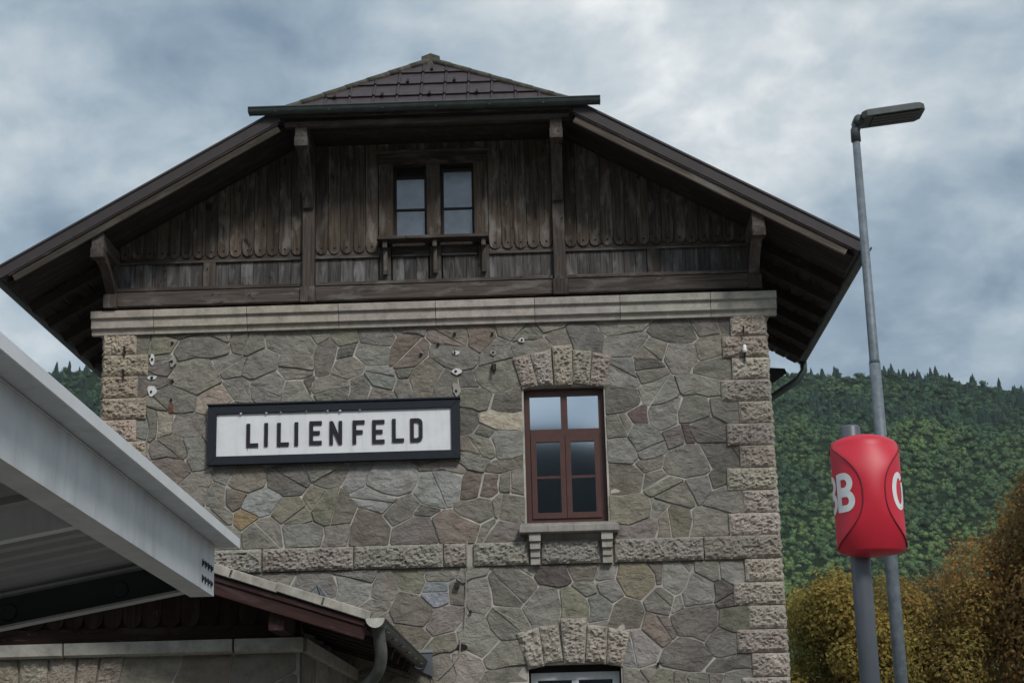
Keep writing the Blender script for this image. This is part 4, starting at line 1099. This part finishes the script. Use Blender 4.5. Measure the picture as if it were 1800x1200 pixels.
v, f = splotch(-1.18, 3.475, 0.05, '', seed=9, y=-0.05, sx=1.2, sz=.8); mesh_obj('wall_hole', v, f, 'hole', wall)
for x, z in ((-5.703, 7.556), (-5.707, 7.236), (2.715, 7.571), (2.713, 7.22)):
    Part().tube([(x, -0.04, z), (x, -0.12, z + 0.01), (x, -0.13, z + 0.07)], 0.012, 6).bar((x, -0.095, z - 0.07), (x, -0.095, z + 0.07), 0.018, 0.018, (0, 1, 0)).build('iron_pin', 'iron', wall)
Part().tube([(2.713, -0.13, 7.27), (2.713, -0.13, 7.31), (2.713, -0.13, 7.325), (2.713, -0.13, 7.365), (2.713, -0.13, 7.385)], [0.032, 0.036, 0.022, 0.030, 0.012], 10).build('insulator', 'porcelain', wall, smooth=True)
Part().tube([(-0.677, -0.02, 7.22), (-0.677, -0.10, 7.21), (-0.677, -0.11, 7.13)], 0.02, 6).box(-0.71, -0.645, -0.06, -0.03, 7.15, 7.24).build('iron_bracket', 'iron', wall)
Part().tube([(-1.075, -0.115, 4.84), (-1.08, -0.11, 4.5), (-1.10, -0.055, 4.43), (-1.115, -0.05, 3.95), (-1.135, -0.05, 3.70), (-1.19, -0.05, 3.57), (-1.20, -0.05, 3.38), (-1.32, -0.05, 3.22), (-1.48, -0.05, 3.08)], 0.007, 6).build('cable', 'cable', wall)
Part().box(-1.255, -1.19, -0.09, -0.03, 4.24, 4.30).build('junction_box', 'iron', wall)

# ================================================================== station name sign
sg = empty('name_sign', (-2.845, -0.1, 5.94), 'long white sign reading LILIENFELD in a dark frame on the stone wall', 'sign')
X0, X1, Z0, Z1 = -4.533, -1.148, 5.945, 6.755
FY = -0.13
fw = 0.115
for poly in ([(X0, Z0), (X1, Z0), (X1 - fw, Z0 + fw), (X0 + fw, Z0 + fw)], [(X1, Z0), (X1, Z1), (X1 - fw, Z1 - fw), (X1 - fw, Z0 + fw)], [(X1, Z1), (X0, Z1), (X0 + fw, Z1 - fw), (X1 - fw, Z1 - fw)], [(X0, Z1), (X0, Z0), (X0 + fw, Z0 + fw), (X0 + fw, Z1 - fw)]):
    Part().prism(poly, FY, -0.03, 0.004).build('frame_bar', 'sign_frame', sg)
Part().box(X0 + fw - 0.02, X1 - fw + 0.02, FY + 0.035, FY + 0.06, Z0 + fw - 0.02, Z1 - fw + 0.02).build('panel', 'sign_panel', sg)
Part().box(X0 - 0.012, X1 + 0.012, FY - 0.02, -0.03, Z1 + 0.002, Z1 + 0.022).build('drip_rail', 'sign_frame', sg)
Hh = 0.318
def letter(ch, w_):
    t = 0.048; h = Hh
    if ch == 'L': return [[(0, 0), (w_, 0), (w_, t), (t, t), (t, h), (0, h)]]
    if ch == 'I': return [[(0, 0), (w_, 0), (w_, h), (0, h)]]
    if ch == 'E':
        m_ = h * 0.5; return [[(0, 0), (w_, 0), (w_, t), (t, t), (t, m_ - t / 2), (w_ * .84, m_ - t / 2), (w_ * .84, m_ + t / 2), (t, m_ + t / 2), (t, h - t), (w_, h - t), (w_, h), (0, h)]]
    if ch == 'F':
        m_ = h * 0.5; return [[(0, 0), (t, 0), (t, m_ - t / 2), (w_ * .84, m_ - t / 2), (w_ * .84, m_ + t / 2), (t, m_ + t / 2), (t, h - t), (w_, h - t), (w_, h), (0, h)]]
    if ch == 'N': return [[(0, 0), (t * .95, 0), (t * .95, h * .58), (w_ - t * .95, 0), (w_, 0), (w_, h), (w_ - t * .95, h), (w_ - t * .95, h * .42), (t * .95, h), (0, h)]]
    if ch == 'D':
        c_ = 0.055
        return [[(0, 0), (w_ - c_, 0), (w_ - .015, .018), (w_, c_), (w_, h - c_), (w_ - .015, h - .018), (w_ - c_, h), (0, h), (0, h - t), (w_ - c_ - .02, h - t), (w_ - t, h - t - .02), (w_ - t, t + .02), (w_ - c_ - .02, t), (0, t)],
                [(0, t + 0.0005), (t, t + 0.0005), (t, h - t - 0.0005), (0, h - t - 0.0005)]]
lx = [('L', -4.012, .158), ('I', -3.772, .048), ('L', -3.600, .158), ('I', -3.365, .048), ('E', -3.165, .165), ('N', -2.895, .168), ('F', -2.585, .160), ('E', -2.322, .165), ('L', -2.055, .158), ('D', -1.812, .165)]
zb = 6.185
for ch, x, w_ in lx:
    p = Part(); dz = random.uniform(-0.006, 0.006)
    for poly in letter(ch, w_): p.prism([(x + a, zb + b_ + dz) for a, b_ in poly], FY + 0.012, FY + 0.034, 0)
    p.build('letter', 'letter_black', sg)

for i in range(7):     # flaked paint along the inner edge of the upper frame bar, and a rust run under the first letter
    x = -4.05 + i * 0.27 + random.uniform(-0.06, 0.06)
    v, f = splotch(x, Z1 - fw + random.uniform(-0.004, 0.004), random.uniform(0.004, 0.009), '', y=FY - 0.003, k=8, seed=i * 1.9, sx=1.8)
    mesh_obj('paint_flake', v, f, 'plaster_patch', sg)
for x, h_ in ((-4.0, 0.06), (-3.86, 0.035), (-3.57, 0.03)):
    Part().box(x - 0.003, x + 0.003, FY + 0.0335, FY + 0.036, zb - h_, zb).build('rust_run', 'rust', sg)

# ================================================================== low annex in front of the station
AYF, AXR, AVY = -4.70, -2.59, -5.60          # front wall, right corner, verge plane
AXC, ASL = -4.95, 0.325
AEX, AEZ = -1.78, 3.345                      # right eave edge, roof top there
an = empty('annex_building', (AXC, -2.4, 0), 'low stone annex with maroon scalloped gable boards and a shallow roof, lower left', 'building')
AXL = 2 * AXC - AXR
AW_ = Part().box(AXL, AXR, AYF, AYF + 0.4, 0, 3.2).box(AXR - 0.4, AXR, AYF + 0.402, -0.1, 0, 3.2).box(AXL, AXL + 0.4, AYF + 0.402, -0.1, 0, 3.2).build('wall', 'mortar', an)
aseeds = []
z_ = 2.92
while z_ > 0:
    x_ = AXL + 0.35
    while x_ < AXR - 0.1:
        w_ = random.uniform(0.20, 0.36)
        aseeds.append((x_ + random.uniform(-.04, .04), z_ + random.uniform(-.06, .06), w_, 0.22, random.choice('ggdyyb'))); x_ += w_ * 2
    z_ -= 0.42
rubble(aseeds, (AXL + 0.02, AXR - 0.02, 0.02, 3.085), [(-5.95, -4.50, 2.3, 3.09), (-5.75, -4.72, 0.9, 2.75)], AW_, 0, place=lambda v: (v[0], v[1] + AYF, v[2]))
sseeds = []
z_ = 2.92
while z_ > 0:
    x_ = AYF + 0.2
    while x_ < -0.2:
        w_ = random.uniform(0.22, 0.4); sseeds.append((x_, z_ + random.uniform(-.05, .05), w_, 0.2, random.choice('gdyy'))); x_ += w_ * 2
    z_ -= 0.42
rubble(sseeds, (AYF + 0.02, -0.12, 0.02, 3.085), [], AW_, 0, place=lambda v: (AXR - v[1], v[0], v[2]), name='side_stone')
for k, (a_, b_) in enumerate(((-5.93, -5.72), (-5.70, -5.46), (-5.45, -5.16), (-5.145, -4.88), (-4.87, -4.66), (-4.65, -4.42))):
    lean = 0.10 * ((a_ + b_) / 2 + 5.2)
    rock_block('arch_stone', [(a_ - lean * .4 + 0.005, 2.70), (b_ - lean * .4 - 0.005, 2.70), (b_ + lean * .5 - 0.005, 3.07), (a_ + lean * .5 + 0.005, 3.07)], -0.04, 0.03, AW_, jit((.42, .37, .30), .08), seed=70 + k, tf=lambda v: (v[0], v[1] + AYF, v[2]))
# cornice blocks
aprof = [(0.0, 3.075), (-0.10, 3.075), (-0.15, 3.095), (-0.155, 3.215), (0.0, 3.225)]
ax_ = [AXL - 0.15, -6.6, -4.985, -3.245, AXR + 0.05]
acor = Part().box(AXL - 0.02, AXR + 0.02, AYF - 0.02, AYF + 0.2, 3.078, 3.20).build('cornice', 'mortar', an)
for a_, b_ in zip(ax_[:-1], ax_[1:]):
    cornice_block(a_ + 0.011, b_ - 0.011, aprof, 'cornice_block', acor, color=jit((.38, .36, .32), 0.06), y_off=AYF)
cz = [AYF + 0.005, -3.1, -1.6, -0.1]
for a_, b_ in zip(cz[:-1], cz[1:]):
    v = [(AXR - y * 0.5, t, z) for t in (a_ + 0.006, b_ - 0.006) for y, z in aprof]
    n = len(aprof)
    mesh_obj('cornice_block', v, [(i, i + 1, n + i + 1, n + i) for i in range(n - 1)] + [tuple(range(n - 1, -1, -1)), tuple(n + i for i in range(n)), (n - 1, 0, n, 2 * n - 1)], 'dressed', acor, (.34, .32, .28))
def a_top(x): return AEZ + ASL * (AEX - x) if x > AXC else AEZ + ASL * (AEX - (2 * AXC - x))
# gable boards with scalloped ends
agb = Part().prism([(AXL, 3.2), (AXR + 0.02, 3.2), (AXR + 0.02, a_top(AXR) - 0.2), (AXC, a_top(AXC) - 0.2), (AXL, a_top(AXL) - 0.2)], AYF + 0.0, AYF + 0.1).build('timber_gable', 'wood_maroon', an)
x_ = AXL + 0.1
while x_ < AXR - 0.15:
    board('scalloped_board', x_ + 0.003, x_ + 0.197, 3.36, a_top(x_) - 0.2, a_top(x_ + 0.2) - 0.2, AYF - 0.03, 1, agb, 'wood_maroon', 0.026); x_ += 0.2
beam('base_board', (AXL, AYF - 0.02, 3.30), (AXR + 0.02, AYF - 0.02, 3.30), 0.035, 0.14, 'wood_maroon', agb)
# roof
ar = Part()
ALX = 2 * AXC - AEX
ar.prism([(AEX, AEZ - 0.10), (AEX, AEZ - 0.02), (AXC, a_top(AXC) - 0.02), (ALX, AEZ - 0.02), (ALX, AEZ - 0.10), (AXC, a_top(AXC) - 0.12)], AVY + 0.04, -0.06)
arf = ar.build('roof', 'roof_tile', an)
ang2 = math.atan(ASL)
for sd_ in (1, -1):
    up_v = Vector((sd_ * math.sin(ang2), 0, math.cos(ang2)))
    def pa(s, dz, y): return (AXC + sd_ * s, y, a_top(AXC + s) + dz)
    full = AEX - AXC
    k = 7
    for i in range(k):
        s0, s1 = full * i / k, full * (i + 1) / k + 0.02
        beam('verge_tile', pa(s0, -0.005 + 0.006 * (i % 2), AVY), pa(s1, -0.012 + 0.004 * (i % 2), AVY), 0.10, 0.090, 'verge_tile', arf, up_v)
    beam('bargeboard', pa(0, -0.165, AVY + 0.03), pa(full - 0.03, -0.165, AVY + 0.03), 0.05, 0.18, 'wood_maroon', arf, up_v)
    beam('bargeboard_moulding', pa(0, -0.10, AVY + 0.0), pa(full - 0.03, -0.10, AVY + 0.0), 0.03, 0.05, 'wood_maroon', arf, up_v)
    for i in range(6):
        y = AVY + 0.13 + i * 0.142
        beam('soffit_board', pa(0.02, -0.14, y), pa(full - 0.03, -0.14, y), 0.136, 0.02, 'wood_soffit', arf, up_v)
    y = AYF + 0.4
    while y < -0.2:
        beam('rafter', pa(full - 1.0, -0.17, y), pa(full - 0.03, -0.17, y), 0.10, 0.12, 'wood_soffit', arf, up_v); y += 0.75
    xx = AXC + sd_ * (full - 0.92)
    beam('purlin_end', (xx, AYF + 0.1, a_top(xx) - 0.33), (xx, AVY + 0.10, a_top(xx) - 0.33), 0.15, 0.17, 'wood_maroon', arf)
GX, GZ, GR = AEX + 0.07, AEZ - 0.045, 0.085
Part().trough((GX, AVY - 0.06, GZ), (GX, -0.08, GZ), GR).build('gutter', 'gutter_aged', arf)
k = 12
Part().add([(GX + math.cos(math.pi + math.pi * i / k) * (GR + 0.008), yy, GZ + 0.004 + math.sin(math.pi + math.pi * i / k) * (GR + 0.008)) for yy in (AVY - 0.075, AVY - 0.06) for i in range(k + 1)],
           [tuple(range(k + 1)), tuple(range(2 * k + 1, k, -1))] + [(i, i + k + 1, i + k + 2, i + 1) for i in range(k)]).build('gutter_end_cap', 'gutter_cap', arf)
y = AVY + 0.5
while y < -0.3:
    beam('gutter_bracket', (AEX - 0.02, y, GZ - 0.06), (GX + 0.09, y, GZ - 0.09), 0.03, 0.015, 'gutter_aged', arf); y += 0.85
dp = [Vector(p) for p in ((GX, AVY + 0.22, GZ - 0.05), (GX + 0.01, AVY + 0.24, GZ - 0.18), (GX + 0.02, AVY + 0.30, GZ - 0.33), (GX - 0.04, AVY + 0.42, GZ - 0.50), (GX - 0.22, AVY + 0.60, GZ - 0.63), (AXR + 0.30, AYF - 0.10, GZ - 0.76), (AXR + 0.14, AYF - 0.02, GZ - 0.88), (AXR + 0.10, AYF + 0.02, GZ - 1.05), (AXR + 0.10, AYF + 0.02, 0.0))]
pts = []
for i in range(len(dp) - 1):
    p0, p1, p2, p3 = dp[max(i - 1, 0)], dp[i], dp[i + 1], dp[min(i + 2, len(dp) - 1)]
    for q in range(4):
        t = q / 4; pts.append(0.5 * ((2 * p1) + (p2 - p0) * t + (2 * p0 - 5 * p1 + 4 * p2 - p3) * t * t + (3 * p1 - p0 - 3 * p2 + p3) * t ** 3))
pts.append(dp[-1])
Part().tube(pts, [0.090] + [0.072] + [0.062] * (len(pts) - 2), 12).build('downpipe', 'gutter_aged', arf, smooth=True)
hx = -2.35
hp = Vector((hx, AVY + 0.35, a_top(hx) + 0.0))
Part().tube([hp + Vector((-0.14, 0, 0.02)), hp + Vector((0.02, 0, 0.16)), hp + Vector((0.17, 0.02, -0.03))], 0.010, 6).tube([hp + Vector((0.02, 0, 0.15)), hp + Vector((0.07, 0.05, 0.0))], 0.018, 6).build('snow_hook', 'galvanised', arf)
mesh_obj('flashing_sheet', [(-1.93, -0.06, 3.46), (-1.56, -0.06, 3.40), (-1.54, -0.06, 3.10), (-1.82, -0.06, 3.22)], [(3, 2, 1, 0)], 'post_grey', arf)
Part().box(-1.95, -1.55, -0.075, -0.045, 3.41, 3.45).build('flashing_strip', 'lead_sheet', arf)

# ================================================================== platform canopy
cn = empty('platform_canopy', (-4.6, -16, 0), 'white steel platform canopy with a sloping edge beam at the left', 'canopy')
BD = Vector((-0.01434, -1.0, 0.02566))       # along the edge beam, towards the camera
LEN = 14.0
E0 = Vector((0, -11.0, 0))
def along(poly, name, mat, s0=0.0, s1=LEN, parent=cn, smooth=False):
    n = len(poly)
    v = [Vector((x, 0, z)) + E0 + BD * s for s in (s0, s1) for x, z in poly]
    return mesh_obj(name, v, [tuple(range(n)), tuple(range(2 * n - 1, n - 1, -1))] + [(i, i + n, (i + 1) % n + n, (i + 1) % n) for i in range(n)], mat, parent, smooth=smooth)
wb, wt_, xw = 2.945, 3.250, -2.215
beam_o = along([(xw - 0.008, wb), (xw, wb), (xw, wt_), (xw - 0.008, wt_)], 'edge_beam', 'canopy_white')
along([(xw - 0.155, wb - 0.012), (xw + 0.001, wb - 0.012), (xw + 0.001, wb - 0.001), (xw - 0.155, wb - 0.001)], 'beam_flange', 'canopy_white', parent=beam_o)
along([(xw - 0.155, wt_ + 0.001), (xw + 0.004, wt_ + 0.001), (xw + 0.004, wt_ + 0.012), (xw - 0.155, wt_ + 0.012)], 'beam_flange', 'canopy_white', parent=beam_o)
along([(xw - 0.5, wt_ + 0.013), (xw + 0.135, wt_ + 0.018), (xw + 0.135, wt_ + 0.072), (xw - 0.5, wt_ + 0.067)], 'roof_edge', 'canopy_white', s0=-0.10)
along([(xw + 0.136, wt_ + 0.012), (xw + 0.146, wt_ + 0.012), (xw + 0.146, wt_ + 0.076), (xw + 0.136, wt_ + 0.076)], 'fascia', 'canopy_fascia', s0=-0.105)
# bolts in slotted holes near the beam's end
for i in range(4):
    for j in range(2):
        c_ = Vector((xw + 0.002, 0, wb + 0.055 + 0.10 * (1 - j))) + E0 + BD * (0.10 + 0.085 * i)
        Part().tube([c_, c_ + Vector((0.012, 0, 0))], 0.014, 6).bar(c_ + Vector((0.001, 0, -0.024)), c_ + Vector((0.001, 0, 0.024)), 0.018, 0.004, (1, 0, 0)).build('bolt', 'canopy_dark', beam_o)
# corrugated deck falling away to the left
CS = 0.175
def cz_(x): return 3.235 + CS * (x + 2.25)
s = 0.0
while s < LEN - 0.2:
    prof_ = [(0.0, 0.0), (0.085, 0.0), (0.115, 0.045), (0.205, 0.045), (0.235, 0.0), (0.25, 0.0)]
    v = []
    for xx in (xw - 0.012, -5.6):
        for a_, h in prof_: v.append(Vector((xx, 0, cz_(xx) + h - 0.02)) + E0 + BD * (s + a_))
    n = len(prof_)
    mesh_obj('deck_sheet', v, [(i, i + 1, n + i + 1, n + i) for i in range(n - 1)], 'canopy_deck', cn)
    s += 0.25
along([(xw - 0.5, cz_(xw - .5) + 0.03), (xw - 0.5, cz_(xw - .5) + 0.06), (-5.6, cz_(-5.6) + 0.06), (-5.6, cz_(-5.6) + 0.03)], 'roof_skin', 'canopy_white')
# dark cross beam at the end of the deck with its pale lower flange
def cross(x0, x1, z0off, z1off, y0, y1, name, mat):
    v = [(x, y, cz_(x) + z) for x in (x0, x1) for y in (y0, y1) for z in (z0off, z1off)]
    return mesh_obj(name, v, [(0, 1, 3, 2), (4, 6, 7, 5), (0, 4, 5, 1), (2, 3, 7, 6), (0, 2, 6, 4), (1, 5, 7, 3)], mat, cn)
cb = cross(-5.6, xw - 0.16, -0.235, -0.028, -11.02, -10.99, 'cross_beam', 'canopy_dark')
cross(-5.6, xw - 0.16, -0.252, -0.236, -11.12, -10.98, 'cross_flange', 'canopy_deck')
cross(-5.6, xw - 0.16, -0.040, -0.022, -11.12, -11.021, 'cross_flange', 'canopy_deck')
for x in (-2.83, -3.56, -4.3):
    c_ = Vector((x, -11.021, cz_(x) - 0.14))
    Part().tube([c_, c_ + Vector((0, -0.012, 0))], [0.058, 0.052], 16).build('cover_disc', 'canopy_dark', cb)
for y in (-13.5, -19.5):
    Part().tube([(-5.2, y, 0), (-5.2, y, 2.75)], 0.11, 16).build('column', 'canopy_white', cn)
    cross(-5.6, xw - 0.16, -0.19, -0.022, y - 0.05, y + 0.05, 'cross_beam', 'canopy_white')

# ================================================================== street lamp
lp = empty('street_lamp', (3.85, -3.0, 0), 'tall galvanised street lamp with a flat rectangular head', 'street lamp')
LX, LY = 3.855, -3.0
Part().tube([(LX, LY, 0), (LX, LY, 4.9), (LX, LY, 6.35)], [0.082, 0.072, 0.066], 16).tube([(LX, LY, 6.35), (LX, LY, 6.40), (LX, LY, 9.17)], [0.066, 0.058, 0.046], 16).build('pole', 'galvanised', lp, smooth=True)
Part().tube([(LX, LY, 9.12), (LX, LY, 9.26), (LX + 0.025, LY, 9.32), (LX + 0.07, LY, 9.37)], [0.060, 0.058, 0.056, 0.05], 12).tube([(LX + 0.04, LY - 0.09, 9.37), (LX + 0.04, LY + 0.09, 9.37)], 0.065, 12).build('joint', 'lamp_body', lp, smooth=True)
hd = Vector((0.993, 0.0, 0.115)).normalized(); hu = Vector((-hd.z, 0, hd.x)); h0 = Vector((LX + 0.07, LY, 9.38))
def head_pt(s, y, z): return h0 + hd * s + Vector((0, y, 0)) + hu * z
out = [(0.0, -0.16), (0.05, -0.21), (0.70, -0.22), (0.76, -0.15), (0.76, 0.15), (0.70, 0.22), (0.05, 0.21), (0.0, 0.16)]
n = len(out)
v = [head_pt(a, b_, -0.02) for a, b_ in out] + [head_pt(a, b_, 0.05) for a, b_ in out] + [head_pt(0.03 + a * 0.9, b_ * 0.8, 0.075) for a, b_ in out]
head = mesh_obj('lamp_head', v, [tuple(range(n - 1, -1, -1)), tuple(range(2 * n, 3 * n))] + [(l * n + i, l * n + (i + 1) % n, (l + 1) * n + (i + 1) % n, (l + 1) * n + i) for l in range(2) for i in range(n)], 'lamp_body', lp)
for i in range(4):
    y0 = -0.17 + i * 0.088
    p = Part(); c0 = head_pt(0.13, y0 + 0.038, -0.028); c1 = head_pt(0.69, y0 + 0.038, -0.028); p.bar(c0, c1, 0.070, 0.014, hu); p.build('lens', 'lamp_lens', head)

# ================================================================== red logo sign on its post
lg = empty('logo_post', (2.588, -8.0, 0), 'red rounded railway sign with white letters on a dark grey post', 'sign')
PX, PY = 2.588, -8.0
Part().tube([(PX, PY, 0), (PX, PY, 4.56), (PX, PY, 4.575)], [0.083, 0.083, 0.072], 20).build('post', 'post_grey', lg, smooth=True)
BX, BY, BZ, BR_, BHH = 2.672, -8.10, 3.938, 0.284, 0.47
view_az = math.atan2(BX - CAM.x, BY - CAM.y)
STRIP = R(11)                                 # seam strip faces a little right of the camera's side
def ang_pt(th, z, r_):
    # th measured at the axis, 0 = towards the platform side, positive to the right
    a = th + 0.0
    fx, fy = -math.sin(view_az), -math.cos(view_az)
    rx, ry = -fy, fx
    return (BX + r_ * (math.cos(a) * fx + math.sin(a) * rx), BY + r_ * (math.cos(a) * fy + math.sin(a) * ry), BZ + z)
def strip_hw(t): return R(19 + 71 * abs(t) ** 2.5)
def body_r(th, t):
    r_ = BR_
    for cen in (STRIP, STRIP + math.pi):
        d = abs((th - cen + math.pi) % (2 * math.pi) - math.pi)
        hw = strip_hw(t)
        if d < hw:
            r_ = BR_ * (1 + 0.02 * (1 - (d / hw) ** 2) - 0.36 * abs(t) ** 2.0 * (1 - (d / hw) ** 2))
    return r_
v, f = [], []
nt_, nv = 120, 40
for j in range(nv + 1):
    t = -1 + 2 * j / nv
    for i in range(nt_):
        th = 2 * math.pi * i / nt_
        v.append(ang_pt(th, t * BHH * 0.93, body_r(th, t)))
rings = nv + 1
for k in range(1, 7):     # domed top
    q = k / 6 * math.pi / 2
    for i in range(nt_):
        th = 2 * math.pi * i / nt_; v.append(ang_pt(th, BHH * 0.93 + math.sin(q) * 0.10, body_r(th, 1.0) * max(0.02, math.cos(q))))
for j in range(rings + 6 - 1):
    for i in range(nt_):
        i2 = (i + 1) % nt_; f.append((j * nt_ + i, j * nt_ + i2, (j + 1) * nt_ + i2, (j + 1) * nt_ + i))
b0 = len(v)
for k in range(1, 7):
    q = k / 6 * math.pi / 2
    for i in range(nt_):
        th = 2 * math.pi * i / nt_; v.append(ang_pt(th, -BHH * 0.93 - math.sin(q) * 0.055, body_r(th, -1.0) * max(0.02, math.cos(q))))
for k in range(6):
    for i in range(nt_):
        i2 = (i + 1) % nt_
        lo = i if k == 0 else b0 + (k - 1) * nt_ + i; lo2 = i2 if k == 0 else b0 + (k - 1) * nt_ + i2
        f.append((lo2, lo, b0 + k * nt_ + i, b0 + k * nt_ + i2))
bod = mesh_obj('sign_body', v, f, 'red_plastic', lg, smooth=True)
for cen in (STRIP, STRIP + math.pi):
    for s_ in (-1, 1):
        Part().tube([ang_pt(cen + s_ * strip_hw(t), t * BHH * 0.93, BR_ + 0.001) for t in np.linspace(-0.97, 0.97, 41)], 0.0065, 6).build('seam', 'red_seam', bod)
def mark(strokes, th0, dirn, z0, name='letter'):
    """strokes: centre lines in metres (u right, w up) with half width; wrapped on the body"""
    p = Part()
    for k, (pts_, hw, closed) in enumerate(strokes):
        P_ = [Vector(q) for q in pts_]; n = len(P_); kk = len(p.v); rr = BR_ + 0.003 + 0.0007 * k
        for i in range(n):
            a_ = P_[i - 1] if (closed or i > 0) else P_[i]; b_ = P_[(i + 1) % n] if (closed or i < n - 1) else P_[i]
            d = (b_ - a_).normalized(); nn = Vector((-d.y, d.x))
            for e in (1, -1):
                q = P_[i] + nn * hw * e
                p.v.append(ang_pt(th0 + q.x / BR_, z0 + q.y, rr))
        for i in range(n if closed else n - 1):
            j = (i + 1) % n; p.f.append((kk + 2 * i, kk + 2 * i + 1, kk + 2 * j + 1, kk + 2 * j))
    return p.build(name, 'white_mark', bod)
def dense(a, b_, n=6): return [(a[0] + (b_[0] - a[0]) * i / n, a[1] + (b_[1] - a[1]) * i / n) for i in range(n + 1)]
def B_strokes():
    h, w_, t = 0.315, 0.182, 0.028
    x0 = t; s = [(dense((x0, 0), (x0, h), 8), t, False)]
    def bowl(zc, rz, wx):
        pts_ = dense((x0, zc - rz), (wx - 0.08, zc - rz), 3)
        pts_ += [(wx - 0.08 + 0.057 * math.cos(a), zc + rz * math.sin(a)) for a in np.linspace(-math.pi / 2, math.pi / 2, 13)][1:]
        pts_ += dense((wx - 0.08, zc + rz), (x0, zc + rz), 3)[1:]
        return pts_
    s.append((bowl(0.085, 0.062, w_ + 0.0), t, False)); s.append((bowl(0.231, 0.061, w_ - 0.012), t, False))
    return s
def O_strokes():
    return [([(0.09 + 0.068 * math.cos(a), 0.1575 + 0.134 * math.sin(a)) for a in np.linspace(R(48), R(395), 34)], 0.025, False)]
LZ = -0.135
for cen in (STRIP, STRIP + math.pi):
    # reading order on each panel, left to right: ring letter, B, B
    mark(O_strokes(), cen + R(34), 1, LZ); mark(B_strokes(), cen + R(72), 1, LZ); mark(B_strokes(), cen + R(110), 1, LZ)

# ================================================================== the valley air
hz_m = bpy.data.materials.new('haze'); hz_m.use_nodes = True
hn = hz_m.node_tree.nodes; hn.clear()
pv = hn.new('ShaderNodeVolumePrincipled'); pv.inputs['Color'].default_value = (0.80, 0.88, 0.95, 1); pv.inputs['Density'].default_value = 0.00007
ho = hn.new('ShaderNodeOutputMaterial'); hz_m.node_tree.links.new(pv.outputs[0], ho.inputs['Volume'])
MATS['haze'] = hz_m
hz = Part().box(-6100, 6100, -6100, 6100, -9, 350).build('haze', 'haze')
hz['kind'] = 'stuff'; hz['label'] = 'thin bluish haze filling the air of the valley'; hz['category'] = 'haze'
